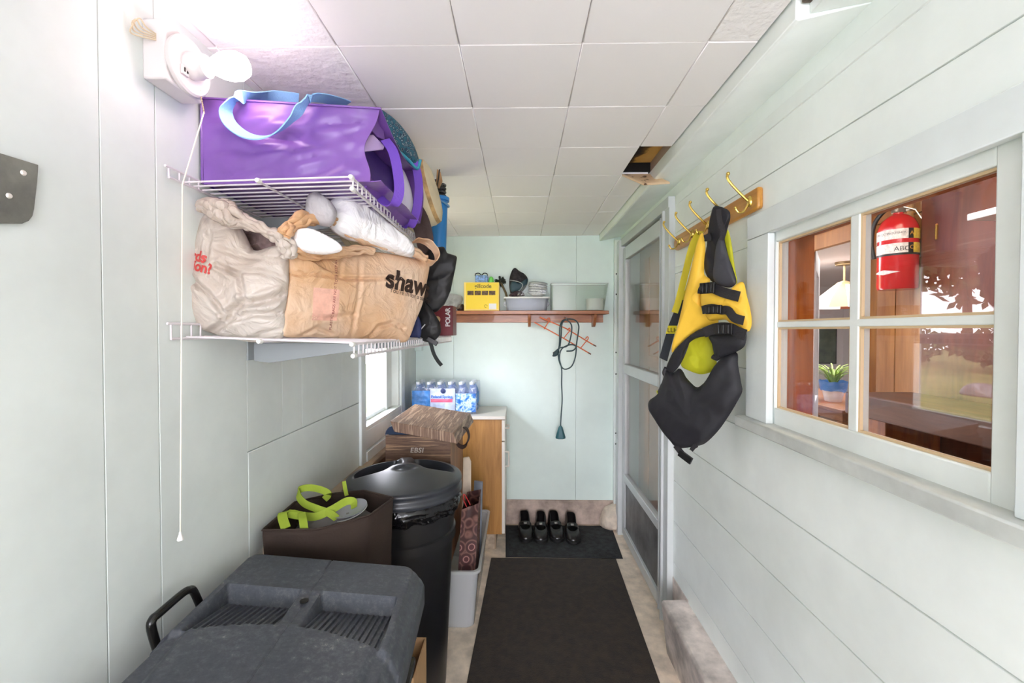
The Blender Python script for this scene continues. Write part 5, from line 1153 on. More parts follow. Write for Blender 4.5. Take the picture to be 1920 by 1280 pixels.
mb = MB(); hk = at(1060, 600, Y=3.2); mb.tube(curve([(hk.x, YB - .02, sz - .045), (hk.x, 3.20, sz - .048), (hk.x, 3.13, sz - .068), (hk.x, 3.118, sz - .06), (hk.x, 3.116, sz - .045)], 4), .003, 7); mb.build('cord_hook', M('steel_hook', (120, 116, 110), .4, metal=.8), t, smooth=True)
# ================================================================== coat hook board and life vest on the right wall
m_pine = Mwood('varnished_pine', (206, 148, 66), (180, 120, 44), (9, 1.2, 9), 3, 3, .35, coat=.3); m_brass = M('polished_brass', (214, 182, 96), .22, metal=.9)
t = thing('coat_rack', 'varnished pine hook board with brass hooks on the right wall', 'coat hooks', (XR, 1.68, 1.85))
p = [at(1270, 449, X=XR - .002), at(1418, 350, X=XR - .002), at(1431, 352, X=XR - .002), at(1428, 390, X=XR - .002), at(1274, 470, X=XR - .002), at(1268, 462, X=XR - .002)]
p = [Vector((XR - .0005, q.y, q.z)) for q in p]
ztop, zbot = (p[0].z + p[1].z) / 2, (p[3].z + p[4].z) / 2; ya, yb2 = p[2].y, p[0].y
mb = MB(); mb.prism([(XR - .0005, ya, zbot + .004), (XR - .0005, ya + .006, zbot), (XR - .0005, yb2 - .02, zbot), (XR - .0005, yb2, zbot + .02), (XR - .0005, yb2, ztop - .02), (XR - .0005, yb2 - .02, ztop), (XR - .0005, ya + .006, ztop), (XR - .0005, ya, ztop - .004)], (-.018, 0, 0)); mb.build('hook_board', m_pine, t, bevel=.005)
zc = (ztop + zbot) / 2
for k in range(5):
    y = 1.405 + .154 * k; mb = MB(); xb = XR - .0185
    mb.lathe([(0, 0), (.014, 0), (.013, .004), (.008, .008), (0, .009)], 16, Matrix.Translation((xb, y, zc)) @ Matrix.Rotation(R(-90), 4, 'Y') @ Matrix.Diagonal((1.3, .8, 1, 1)))
    mb.tube(curve([(xb - .004, y, zc), (xb - .028, y, zc + .022), (xb - .060, y, zc + .056), (xb - .072, y, zc + .076), (xb - .070, y, zc + .088)], 6), [.0042] * 24 + [.0048], 8); mb.ball((xb - .070, y, zc + .088), .006)
    mb.tube(curve([(xb - .004, y, zc - .004), (xb - .018, y, zc - .030), (xb - .036, y, zc - .034), (xb - .046, y, zc - .020)], 6), .0036, 8); mb.ball((xb - .046, y, zc - .020), .005)
    mb.build('hook', m_brass, t, smooth=True)
m_vy = M('yellow_nylon', (236, 190, 58), .6, bump=.18, bscale=26, bdist=.006); m_vb = M('charcoal_nylon', (27, 27, 33), .65, bump=.2, bscale=30, bdist=.006); m_vl = M('lime_lining', (190, 190, 34), .6); m_web = M('black_webbing', (34, 32, 36), .6, bump=.3, bscale=200)
t = thing('life_vest', 'yellow and black life vest hanging from the brass hooks', 'life vest', (.64, 1.56, 1.30))
def vy(px, dy=0): return 1.70 - (px - 1215) / 193 * .33 + dy
def vp(px, py, dy=0): return at(px, py, Y=vy(px, dy))
Z8 = lambda L_: [(1100 + x / 2.133, 300 + y / 2.133) for x, y in L_]
vd = Vector((-.80, -.60, 0)).normalized()
def vblob(name, pts, mat, df, db, dy=0, c=None, amp=.004, seed=0, n=80, rings=14, freq=16, hard=False, pw=2.4, label=None, smooth=True):
    mb = MB(); mb.blob([vp(x, y, dy) for x, y in pts], vd, df, db, c=vp(*c, dy) if c else None, n=n, rings=rings, amp=amp, freq=freq, seed=seed, hard=hard, pw=pw, smooth=smooth)
    o = mb.build(name, mat, t, smooth=True, ang=60)
    if label: o['label'] = label
    return mb
vblob('neck_back', Z8([(505, 190), (535, 186), (572, 206), (568, 240), (548, 290), (560, 360), (585, 440), (598, 490), (570, 510), (520, 496), (485, 470), (470, 430), (472, 390), (482, 330), (490, 260)]), m_vb, .012, .010, .01, amp=.006, seed=71, hard=True)
vblob('far_shoulder', Z8([(548, 290), (566, 280), (580, 340), (592, 430), (602, 486), (592, 490), (575, 430), (556, 350)]), m_vl, .006, .006, .03, amp=.002, seed=72)
vblob('left_front_panel', Z8([(462, 290), (474, 330), (472, 400), (470, 455), (496, 480), (470, 510), (462, 560), (470, 600), (500, 630), (530, 648), (480, 664), (440, 684), (395, 722), (345, 770), (343, 745), (365, 670), (390, 560), (410, 470), (432, 380), (446, 320)]), m_vy, .022, .016, .005, amp=.004, seed=73, n=110, rings=18)
vblob('right_front_panel', Z8([(462, 520), (500, 512), (520, 512), (570, 524), (588, 512), (606, 492), (628, 490), (640, 540), (655, 600), (660, 655), (648, 686), (628, 676), (598, 670), (560, 640), (530, 640), (490, 640), (468, 600), (456, 560)]), m_vy, .024, .012, -.008, amp=.007, seed=74, n=90, rings=18, hard=True)
vblob('side_pad', Z8([(488, 702), (530, 690), (580, 680), (628, 676), (640, 690), (632, 742), (596, 768), (556, 784), (520, 800), (508, 770), (502, 735)]), m_vb, .02, .012, -.005, amp=.004, seed=75)
vblob('waist_band', Z8([(318, 838), (330, 800), (350, 765), (395, 720), (440, 684), (490, 662), (538, 650), (550, 690), (500, 700), (440, 712), (405, 736), (385, 770), (375, 815), (345, 850)]), m_vb, .014, .012, -.006, c=(1100 + 410 / 2.133, 300 + 712 / 2.133), amp=.003, seed=76, n=90)
vblob('back_lining', Z8([(400, 735), (430, 712), (480, 702), (500, 730), (515, 780), (520, 822), (500, 846), (455, 856), (410, 842), (378, 822), (384, 776)]), m_vl, .008, .004, .05, amp=.006, seed=77, hard=True, label='lime green back lining')
# the heavy black back panel hangs as a broad U below the waist opening
U = Z8([(318, 838), (345, 850), (372, 832), (392, 862), (418, 892), (442, 908), (470, 892), (500, 858), (522, 822), (548, 786), (600, 768), (606, 820), (618, 890), (622, 926), (600, 970), (570, 1020), (528, 1080), (480, 1128), (448, 1142), (400, 1150), (362, 1150), (338, 1124), (300, 1080), (262, 1020), (248, 990), (250, 962), (282, 936), (302, 890)])
vblob('back_panel', U, m_vb, .030, .014, .0, c=Z8([(436, 1010)])[0], amp=.010, seed=78, n=140, rings=26, pw=3, freq=9, hard=True)
vblob('neck_lit_half', Z8([(522, 330), (542, 300), (556, 350), (582, 440), (595, 488), (572, 506), (530, 500), (506, 470), (512, 400)]), M('neck_lit_grey', (58, 58, 64), .7, bump=.2, bscale=40), .012, .004, -.012, amp=.004, seed=79, hard=True)  # grey blob paints the lit right half of the black neck
def strap(name, pts, w, th=.003, dy=-.05, mat=m_web, side=None):
    P = curve([vp(x, y, dy) for x, y in Z8(pts)], 5); mb = MB(); mb.ribbon(P, w, th, side or Vector((0, 0, 1))); return mb.build(name, mat, t, smooth=True)
strap('chest_strap', [(505, 512), (550, 530), (610, 546)], .032); strap('chest_strap', [(462, 600), (500, 592), (535, 600), (565, 602), (590, 630), (628, 642)], .028); strap('waist_strap', [(470, 690), (520, 672), (570, 672), (608, 690), (636, 700)], .034, dy=-.052)
def buckle(x, y, w, h, dy=-.062):
    c = vp(*Z8([(x, y)])[0], dy); a = Vector((.62, -.78, 0)); u = Vector((0, 0, 1)); nn = vd; mb = MB()
    q = [c + a * (sx * w / 2) + u * (sz * h / 2) for sx, sz in ((-1, -1), (1, -1), (1, 1), (-1, 1))]
    mb.prism(q, nn * .010)
    for s in (-.28, 0, .28): mb.prism([c + a * (s * w + dx * .004) + u * (dz * h * .42) + nn * .010 for dx, dz in ((-1, -1), (1, -1), (1, 1), (-1, 1))], nn * .004)
    mb.build('buckle', m_black, t, bevel=.002)
buckle(486, 512, .050, .036); buckle(512, 598, .052, .028); buckle(552, 676, .056, .034)
mb = MB(); P = curve([vp(*Z8([q])[0], -.02) for q in ((466, 505), (458, 520), (456, 534))], 4); mb.ribbon(P, .022, .003, Vector((.6, -.7, 0))); mb.build('strap_tail', m_web, t, smooth=True)
mb = MB(); P = curve([vp(*Z8([q])[0], -.02) for q in ((355, 1140), (372, 1162), (386, 1178))], 4); mb.ribbon(P, .022, .003, Vector((.6, -.7, .4))); mb.build('strap_tail', m_web, t, smooth=True)
c = vp(*Z8([(396, 1188)])[0], -.02); mb = MB(); mb.ribbon([c + Vector((-.016, .02, .012)), c + Vector((.014, -.018, -.010))], .026, .009, Vector((.3, -.4, .8))); mb.build('clip_buckle', m_black, t, bevel=.002)
mb = MB(); P = curve([vp(*Z8([q])[0], -.02) for q in ((440, 1140), (428, 1148), (418, 1160))], 4); mb.ribbon(P, .014, .003, Vector((.6, -.7, .4))); mb.build('strap_tail', m_web, t, smooth=True)
mb = MB(); P = curve([vp(*Z8([q])[0], -.01) for q in ((318, 830), (310, 850), (318, 870), (304, 900), (290, 930))], 4); mb.tube(P, .008, 8); mb.build('side_adjuster', m_web, t, smooth=True)
mb = MB(); mb.ribbon([vp(*Z8([q])[0], -.012) for q in ((282, 930), (298, 922))], .014, .004, Vector((0, 0, 1))); mb.build('pull_tab', m_vl, t)
mb = MB(); P = curve([vp(*Z8([q])[0], -.012) for q in ((505, 785), (520, 792), (535, 782))], 4); mb.tube(P, .009, 8); mb.build('side_adjuster', m_web, t, smooth=True)
mb = MB(); P = curve([vp(*Z8([q])[0], -.03) for q in ((528, 196), (532, 240), (546, 282), (540, 320))], 5); mb.ribbon(P, .016, .003, Vector((.6, -.7, 0))); mb.build('shoulder_strap', m_web, t, smooth=True)
mb = MB(); P = curve([vp(*Z8([q])[0], -.02) for q in ((482, 296), (486, 312), (486, 324))], 5); mb.ribbon(P, .024, .008, Vector((.6, -.7, 0))); mb.build('shoulder_buckle', m_black, t, bevel=.002)
# yellow webbing loop with a black panel, hung behind the vest
m_yw = M('lemon_webbing', (226, 208, 50), .7, bump=.2, bscale=180)
t = thing('throw_strap', 'lemon yellow webbing loop with black printed end behind the life vest', 'strap', (.66, 1.80, 1.5))
yy = 1.80; A8 = lambda x, y, Yq=yy: at(*Z8([(x, y)])[0], Y=Yq)
mb = MB(); mb.ribbon(curve([A8(452, 288, 1.735), A8(424, 340, 1.76), A8(398, 440, 1.78), A8(368, 560, 1.79), A8(352, 610, 1.80)], 6), .026, .003, Vector((.8, -.5, .25))); mb.build('webbing', m_yw, t, smooth=True)
mb = MB(); mb.ribbon(curve([A8(458, 285, 1.72), A8(446, 340, 1.74), A8(428, 430, 1.77), A8(404, 520, 1.80), A8(380, 565, 1.81)], 6), .020, .003, Vector((.8, -.5, .25))); mb.build('webbing', m_yw, t, smooth=True)
mb = MB(); q = [A8(x, y) for x, y in ((368, 558), (392, 560), (362, 664), (326, 664))]; mb.prism(q, (.004, .012, 0)); q = [A8(x, y) for x, y in ((318, 692), (352, 692), (322, 805), (290, 790))]; mb.prism(q, (.004, .012, 0)); mb.build('end_panel', M('blue_black_panel', (40, 46, 56), .5), t, bevel=.002)
mb = MB(); q = [A8(x, y, yy - .001) for x, y in ((326, 662), (363, 662), (354, 694), (316, 694))]; mb.prism(q, (.004, .013, 0)); mb.build('printed_band', M('bright_yellow_band', (236, 220, 40), .5), t)
o = A8(322, 688, yy - .003); xd = A8(356, 688, yy - .003) - o
mb = MB(); flat_text(mb, 'LLHEIM', o, xd, (0, 0, 1), .026); mb.build('lettering', m_ink, t)
# ================================================================== hall and kitchen behind the four-pane window
m_plank = Mwood('honey_plank', (178, 126, 66), (150, 98, 46), (8, 8, .9), 3, 3, .45); m_plankd = Mwood('amber_timber', (186, 106, 40), (140, 72, 24), (8, 8, .9), 3, 3, .45)
m_red = Mwood('red_brown_board', (112, 58, 38), (84, 38, 26), (6, 6, 1), 3, 3, .45); m_kw = M('kitchen_white', (232, 230, 232), .6)
HX = 1.90
mb = MB()
eH = [.2 + .17 * k for k in range(14)] + [2.44]
for y0, y1 in zip(eH, eH[1:]):
    if y1 - y0 > .02: mb.box(HX, HX + .03, y0 + .003, y1 - .003, 0, 2.02); mb.box(HX, HX + .03, y0 + .002, y1 - .002, 2.026, 2.35)
mb.box(HX, HX + .03, 2.44, 3.03, 2.02, 2.35); mb.box(HX, HX + .03, 3.03, 4.2, 0, 2.35); mb.mi = 1; mb.box(HX + .028, HX + .05, .2, 2.44, 0, 2.35)
struct(mb.build('wall_hall', [m_plank, m_dark]))
mb = MB(); mb.box(HX - .03, HX - .001, 2.40, 2.46, 0, 2.12); mb.box(HX - .03, HX - .001, 3.00, 3.07, 0, 2.12); mb.box(HX - .04, HX - .001, 2.40, 3.07, 1.97, 2.06); mb.box(HX - .001, HX + .10, 3.0, 3.03, 0, 2.1); struct(mb.build('trim_8', m_plank, bevel=.003))
mb = MB(); mb.box(1.55, 1.64, 2.665, 2.74, 0, 2.35); struct(mb.build('trim_9', m_plankd, bevel=.003))
mb = MB(); mb.box(.88, 6.2, -.5, 8.6, -.02, .02); struct(mb.build('floor_hall', Mwood('hall_floor_boards', (120, 78, 46), (92, 58, 34), (8, 1, 8), 3, 3, .4)))
mb = MB(); mb.box(.86, HX + .05, -.5, 4.3, 2.35, 2.38); struct(mb.build('ceiling_hall', m_plank))
mb = MB(); mb.box(.88, HX, 4.2, 4.24, 0, 2.38); mb.box(.88, HX, -.5, -.46, 0, 2.38); mb.box(HX, HX + .05, -.5, .2, 0, 2.38); struct(mb.build('wall_hall_end', m_plankd))
mb = MB(); mb.box(HX + .05, 6.2, .8, 8.5, 2.30, 2.33); struct(mb.build('ceiling_kitchen', m_kw))
mb = MB(); mb.box(HX + .051, 6.2, 8.4, 8.45, 0, 2.33); mb.box(6.15, 6.2, .8, 8.4, 0, 2.33); mb.box(HX + .051, 6.2, .75, .8, 0, 2.33); mb.box(HX + .031, HX + .05, 3.03, 8.4, 0, 2.33); struct(mb.build('wall_kitchen', m_kw))
# white glazed kitchen door standing ajar
d = thing('door_3', None, None, (2.02, 3.02, 0)); d['kind'] = 'structure'
h0, h1 = Vector((1.975, 3.015, .03)), Vector((2.40, 3.60, .03)); uu = (h1 - h0).normalized(); nv_ = Vector((uu.y, -uu.x, 0)) * .035; Wd = (h1 - h0).length
def dslab(mb, a0, a1, z0, z1, k=1.0):
    q = [h0 + uu * a0 + Z_ * z0, h0 + uu * a1 + Z_ * z0, h0 + uu * a1 + Z_ * z1, h0 + uu * a0 + Z_ * z1]; mb.prism(q, nv_ * k)
mb = MB(); dslab(mb, 0, .12, 0, 2.0); dslab(mb, Wd - .12, Wd, 0, 2.0); dslab(mb, .12, Wd - .12, 0, .92); dslab(mb, .12, Wd - .12, 1.85, 2.0); mb.build('door_leaf', m_kw, d, bevel=.004)
mb = MB(); dslab(mb, .12, Wd - .12, .92, 1.85, .2); mb.build('door_pane', m_glass, d)
mb = MB(); p_ = h0 + uu * .0 + Vector((-.02, -.02, 0)); mb.box(p_.x - .01, p_.x + .01, p_.y - .012, p_.y + .012, 1.72, 1.82); mb.box(p_.x - .01, p_.x + .01, p_.y - .012, p_.y + .012, .98, 1.06); mb.build('door_hinge', m_brass, d, bevel=.002)
# fire extinguisher
ex, ey2 = HX - .085, 2.06
ec = at(1682, 540, X=ex); ey2 = ec.y; z0 = at(1682, 543, X=ex).z; z1 = at(1682, 392, X=ex).z
t = thing('fire_extinguisher', 'red fire extinguisher mounted on the plank wall beyond the window', 'fire extinguisher', (ex, ey2, z0))
er = .078; hh = z1 - z0; A = Matrix.Translation((ex, ey2, z0)); m_er = M('red_gloss_enamel', (196, 22, 30), .22, coat=.4)
mb = MB(); mb.lathe([(0, 0), (er * .94, 0), (er, .008), (er, hh * .70), (er * .96, hh * .77), (er * .80, hh * .85), (er * .5, hh * .905), (er * .26, hh * .93), (er * .24, hh * .97), (0, hh * .97)], 40, A); mb.build('cylinder', m_er, t, smooth=True)
va = math.atan2(-ey2, -ex)    # direction back towards the porch
def band(a0, a1, zz0, zz1, mat, name, k=1.012):
    mb = MB(); n = 14; vs = []
    for i in range(n + 1):
        a = va + R(a0 + (a1 - a0) * i / n)
        for z in (zz0, zz1):
            for r in (er * k, er * (k - .008)): vs.append((ex + r * math.cos(a), ey2 + r * math.sin(a), z0 + z * hh))
    fs = []
    for i in range(n):
        b0 = i * 4; fs += [(b0, b0 + 4, b0 + 6, b0 + 2), (b0 + 1, b0 + 3, b0 + 7, b0 + 5), (b0, b0 + 1, b0 + 5, b0 + 4), (b0 + 2, b0 + 6, b0 + 7, b0 + 3)]
    fs += [(0, 2, 3, 1), (n * 4, n * 4 + 1, n * 4 + 3, n * 4 + 2)]; mb.add(vs, fs); return mb.build(name, mat, t, smooth=True)
m_lab = M('white_label', (228, 224, 216), .4, var=.12, vscale=80); m_ylab = M('yellow_label', (226, 200, 70), .4, var=.12, vscale=60)
for zz0, zz1 in ((.60, .72), (.43, .55)):
    band(-88, 28, zz0, zz1, m_lab, 'label'); band(28, 44, zz0, zz1, m_black, 'label_stripe'); band(44, 92, zz0, zz1, m_ylab, 'label')
band(-180, 180, .405, .43, m_black, 'strap_band', 1.03)
def on_cyl(s, a0, z, size, mat, lname='lettering'):
    vs, fs = text_data(s, size); mb = MB(); W = []
    for v in vs:
        a = va + R(a0) + v.x / er; r = er * 1.016; W.append((ex + r * math.cos(a), ey2 + r * math.sin(a), z0 + z * hh + v.y))
    mb.add(W, fs); mb.build(lname, mat, t)
on_cyl('FIRE EXTINGUISHER', -70, .66, .014, m_black); on_cyl('ABC', -10, .455, .03, m_black); on_cyl('A', 32, .64, .026, M('orange_code', (220, 160, 60), .5)); on_cyl('C', 32, .47, .026, M('orange_code2', (220, 160, 60), .5))
mb = MB(); W = []
for (a, z) in ((-86, .21), (-40, .235), (8, .21), (-40, .175)):
    r = er * 1.012; aa = va + R(a); W.append((ex + r * math.cos(aa), ey2 + r * math.sin(aa), z0 + z * hh))
mid = len(W); rows2 = []
mb2 = MB(); n = 16
for i in range(n):
    f0, f1 = i / n, (i + 1) / n; q = []
    for f in (f0, f1):
        a = -86 + 94 * f; hw = .03 * (1 - abs(2 * f - 1)); aa = va + R(a); r = er * 1.013
        q += [(ex + r * math.cos(aa), ey2 + r * math.sin(aa), z0 + (.205 - hw) * hh), (ex + r * math.cos(aa), ey2 + r * math.sin(aa), z0 + (.205 + hw) * hh)]
    mb2.add(q, [(0, 2, 3, 1)])
mb2.build('diamond_sticker', m_lab, t, smooth=True)
tv = Vector((-math.sin(va), math.cos(va), 0)) * -1      # to the right as seen from the porch
tv = Vector((.75, -.66, 0)).normalized()
cc = Vector((ex, ey2, z0 + hh * .97))
m_steel = M('dull_steel', (170, 164, 150), .35, metal=.8)
mb = MB(); mb.box(cc.x - .02, cc.x + .02, cc.y - .02, cc.y + .02, cc.z - .01, cc.z + .035); mb.build('valve', m_steel, t, bevel=.004)
mb = MB(); mb.ribbon([cc + tv * .01 + Z_ * .02, cc + tv * .06 - Z_ * .005, cc + tv * .082 - Z_ * .05], .022, .004, Vector((.66, .75, 0))); mb.ribbon([cc + Z_ * .045 - tv * .01, cc + tv * .04 + Z_ * .05, cc + tv * .08 + Z_ * .035], .022, .004, Vector((.66, .75, 0))); mb.build('lever', m_steel, t)
mb = MB(); mb.tube(curve([cc - tv * .015 + Z_ * .015, cc - tv * .05 + Z_ * .01, cc - tv * .088 - Z_ * .05, cc - tv * .098 - Z_ * .14, cc - tv * .088 - Z_ * .22], 6), .010, 10); mb.build('hose', m_black, t, smooth=True)
mb = MB(); mb.box(ex + er * .6, HX - .001, ey2 - .03, ey2 + .03, z0 + hh * .4, z0 + hh * .6); mb.build('wall_mount', m_steel, t)
# conduit, red-brown door, white shelf on a bracket
q0, q1 = at(1706, 440, X=HX - .012), at(1693, 325, X=HX - .012)
t = thing('conduit', 'beige electrical conduit running down the plank wall beside the extinguisher', 'pipe', (HX - .012, q0.y, q0.z))
mb = MB(); mb.tube([q0, Vector((HX - .012, q0.y, q0.z + .15)), Vector((HX - .012, q1.y, q1.z)), Vector((HX - .012, q1.y + .005, 2.34))], .013, 10); mb.build('pipe', M('beige_pipe', (206, 160, 96), .5), t, smooth=True)
mb = MB(); mb.box(HX - .028, HX - .001, q0.y - .022, q0.y + .022, q0.z + .115, q0.z + .123); mb.build('pipe_clip', m_steel, t)
yA, yB_ = at(1732, 400, X=HX - .02).y, 1.36
t = thing('cupboard_door', 'dark red brown board door on the plank wall with small key', 'door', (HX - .02, (yA + yB_) / 2, 1.0))
mb = MB(); mb.box(HX - .03, HX - .002, yB_, yA, .04, 2.34); mb.build('door_panel', m_red, t, bevel=.003)
kk = at(1756, 430, X=HX - .032); mb = MB(); mb.tube([kk + Z_ * .02, kk, kk - Z_ * .045], .005, 8); mb.tube([kk + Vector((.0, 0, .02)), kk + Vector((.012, 0, .02))], .007, 8); mb.build('key', m_brass, t, smooth=True)
mb = MB(); mb.box(HX - .036, HX - .030, yA - .045, yA - .005, 2.10, 2.17); mb.build('hinge', m_black, t)
pa, pb = at(1813, 408, X=1.62), at(1866, 404, X=1.62)
t = thing('wall_shelf', 'small white shelf on a wooden bracket beyond the window at right', 'shelf', (1.76, pb.y, pa.z))
mb = MB(); mb.box(1.62, HX - .031, pb.y - .20, pa.y, pa.z - .012, pa.z + .012); mb.build('shelf_board', m_kw, t, bevel=.003)
mb = MB(); mb.box(1.70, HX - .031, pb.y - .05, pb.y - .01, 1.52, pa.z - .013); mb.build('bracket_post', m_plank, t, bevel=.003)
# made-up bench below, standing in for a dark beam mirrored in the panes
t = thing('bench', 'dark brown timber bench standing in for a beam mirrored in the panes', 'bench', (1.7, 1.7, .02))
zt_ = at(1800, 770, X=1.60).z
mb = MB(); mb.box(1.55, HX - .036, .9, 2.10, zt_ - .10, zt_); mb.build('seat_beam', Mwood('dark_timber', (104, 66, 42), (70, 42, 28), (6, 1, 6), 3, 3, .5), t, bevel=.006)
for y in (1.0, 2.0): MB().box(1.62, HX - .04, y - .05, y + .05, .021, zt_ - .101).build('leg', m_plankd, t, bevel=.004)
# kitchen things
m_bras2 = M('aged_brass', (176, 150, 110), .35, metal=.6)
lp = at(1583, 520, Y=5.4); lz0 = at(1566, 577, Y=5.4).z; lz1 = at(1566, 534, Y=5.4).z
t = thing('pendant_lamp', 'striped glass pendant lamp hanging over the kitchen table', 'lamp', (lp.x, 5.4, lz0))
A = Matrix.Translation((lp.x, 5.4, 0)); m_lg = M('milk_glass', (240, 234, 226), .3, emis=.9); m_lr = M('amber_red_glass', (190, 112, 84), .3)
for k in range(12):
    a0, a1 = 2 * math.pi * k / 12, 2 * math.pi * (k + 1) / 12; mb = MB()
    vs = [(lp.x + r * math.cos(a), 5.4 + r * math.sin(a), z) for a in (a0, (a0 + a1) / 2, a1) for r, z in ((.36, lz0), (.30, lz0 + .10), (.10, lz1), (.095, lz1 - .006), (.29, lz0 + .095), (.352, lz0))]
    fs = []
    for i in range(2):
        for j in range(6): fs.append((i * 6 + j, i * 6 + (j + 1) % 6, i * 6 + 6 + (j + 1) % 6, i * 6 + 6 + j))
    fs += [tuple(range(6)), tuple(12 + j for j in range(6))]; mb.add(vs, fs); mb.build('glass_panel', m_lr if k % 3 == 1 else m_lg, t, smooth=True)
mb = MB(); mb.lathe([(0, lz1 - .004), (.105, lz1 - .004), (.07, lz1 + .03), (.02, lz1 + .05), (0, lz1 + .05)], 20, A); mb.build('lamp_cap', m_bras2, t, smooth=True)
mb = MB(); mb.tube([(lp.x, 5.4, lz1 + .04), (lp.x, 5.4, 2.29)], .012, 8); mb.lathe([(0, 2.26), (.09, 2.26), (.10, 2.299), (0, 2.299)], 20, A); mb.build('lamp_stem', m_bras2, t, smooth=True)
ty = 4.1; tp = at(1542, 760, Y=ty); tz_ = tp.z
t = thing('dining_table', 'brown wooden kitchen table seen through the left panes', 'table', (3.2, 4.4, .02))
m_tab = Mwood('table_oak', (150, 100, 58), (118, 74, 40), (8, 1.2, 8), 3, 3, .35)
mb = MB(); mb.box(tp.x, tp.x + .8, ty - .25, ty + 1.3, tz_ - .03, tz_); mb.build('tabletop', m_tab, t, bevel=.004)
mb = MB(); mb.box(tp.x + .04, tp.x + .74, ty - .2, ty + 1.2, tz_ - .11, tz_ - .031); mb.build('apron', m_tab, t)
for x, y in ((tp.x + .06, ty - .18), (tp.x + .72, ty - .18), (tp.x + .06, ty + 1.16), (tp.x + .72, ty + 1.16)): MB().box(x - .03, x + .03, y - .03, y + .03, .021, tz_ - .111).build('leg', m_tab, t)
pp = at(1562, 752, Y=4.35)
t = thing('potted_plant', 'spiky green plant in white pot with blue wrap on kitchen table', 'plant', (pp.x, 4.35, tz_ + .001))
mb = MB(); A = Matrix.Translation((pp.x, 4.35, tz_ + .001)); mb.lathe([(0, 0), (.07, 0), (.10, .14), (.105, .15), (.09, .15), (.085, .12), (0, .12)], 24, A); mb.build('pot', m_china, t, smooth=True)
mb = MB(); mb.lathe([(.106, .11), (.115, .16), (.12, .20), (.105, .17), (.098, .12)], 24, A); mb.v = [p + Vector((0, 0, .018 * noise.noise(p * 30))) for p in mb.v]; mb.build('pot_wrap', M('blue_foil', (70, 130, 206), .35), t, smooth=True)
mb = MB(); random.seed(5)
for k in range(70):
    a = random.uniform(0, 6.28); r = random.uniform(.1, .24); hgt = random.uniform(.14, .24); b0 = Vector((pp.x, 4.35, tz_ + .13))
    mb.ribbon(curve([b0, b0 + Vector((math.cos(a) * r * .4, math.sin(a) * r * .4, hgt * .8)), b0 + Vector((math.cos(a) * r, math.sin(a) * r, hgt))], 3), .012, .001, Vector((-math.sin(a), math.cos(a), 0)))
mb.build('foliage', M('fresh_green_leaf', (140, 168, 70), .5, var=.3, vscale=20), t)
fp0, fp1 = at(1541, 612, Y=7.9), at(1569, 682, Y=7.9)
t = thing('framed_picture', 'dark green landscape picture hanging on the white kitchen wall', 'picture', (fp0.x, 8.39, fp1.z))
fp0, fp1 = at(1541, 612, Y=8.37), at(1569, 682, Y=8.37)
mb = MB(); mb.box(fp0.x - .35, fp1.x, 8.372, 8.398, fp1.z, fp0.z); mb.build('frame', M('dark_frame', (40, 40, 36), .5), t, bevel=.005)
mb = MB(); mb.box(fp0.x - .32, fp1.x - .03, 8.368, 8.373, fp1.z + .03, fp0.z - .03); mb.build('canvas', M('green_landscape', (96, 104, 84), .7, col2=(60, 68, 56), vscale=7, var=.3), t)
mb = MB(); mb.blob([(pp.x + .12, 4.2, tz_ + .012), (pp.x + .25, 4.2, tz_ + .012), (pp.x + .24, 4.2, tz_ + .06), (pp.x + .14, 4.2, tz_ + .05)], (0, -1, 0), .08, .08, n=30, rings=8, amp=.012, freq=20, seed=81); tag(mb.build('crumpled_cloth', M('lilac_cloth', (206, 190, 222), .7), smooth=True), 'lilac cloth lying on the kitchen table beside the plant', 'cloth')
mb = MB(); mb.box(XL - .55, XL - .095, YF, YB + .3, 2.19, 2.23); mb.box(XL - .57, XL - .545, YF, YB + .3, 2.13, 2.24); struct(mb.build('added_eave', m_trim))  # unseen eave added above the left window to cut off high sky
# ================================================================== garden outside the left window and the open front
m_lawn = M('lawn_grass', (162, 160, 92), .95, col2=(120, 128, 66), vscale=1.6, bump=.8, bscale=60, bdist=.03); m_drive = M('pale_gravel', (214, 196, 172), .95, var=.12, vscale=10, bump=.4, bscale=70)
mb = MB(); mb.grid(lambda u, v: Vector((-26 + u * 25, -14 + v * 34, -.25 + (1 - u) ** 1.5 * 1.6 + .05 * noise.noise(Vector((u * 12, v * 14, 0))))), 40, 40); struct(mb.build('ground', m_lawn, smooth=True))
mb = MB(); mb.grid(lambda u, v: Vector((-2.3 + u * 1.4, -8 + v * 20, -.20)), 8, 20, (0, 0, -.04)); struct(mb.build('ground_path', m_drive))
mb = MB(); mb.box(-3, 6, -24, YF - .05, -.30, -.14); struct(mb.build('ground_front', M('grey_paving', (196, 196, 200), .95, var=.1, vscale=6)))
# low stone wall and shrubs in the garden
m_stone = M('garden_stone', (150, 142, 138), .9, var=.3, vscale=4, bump=.5, bscale=14)
m_leafs = [M('leaf_dark', (62, 78, 42), .7, var=.35, vscale=8), M('leaf_olive', (96, 108, 58), .7, var=.35, vscale=8)]
def gz(x): u = (x + 26) / 25; return -.25 + max(0, 1 - u) ** 1.5 * 1.6
random.seed(11)
for k in range(9):
    y = -1 + k * 1.35 + random.uniform(-.1, .1); x = -8.5 + random.uniform(-.3, .3); s = random.uniform(.3, .45); z = gz(x)
    mb = MB(); mb.blob([(x, y - s * 1.3, z - .05), (x, y + s * 1.3, z - .05), (x, y + s * 1.1, z + s * .7), (x, y, z + s * .95), (x, y - s * 1.1, z + s * .65)], (1, 0, 0), s * .8, s * .8, n=36, rings=10, amp=.05, freq=3, seed=90 + k)
    tag(mb.build('boulder', m_stone, smooth=True), 'grey boulder in the low rock row on the lawn outside', 'rock', 'rocks edging the lawn')
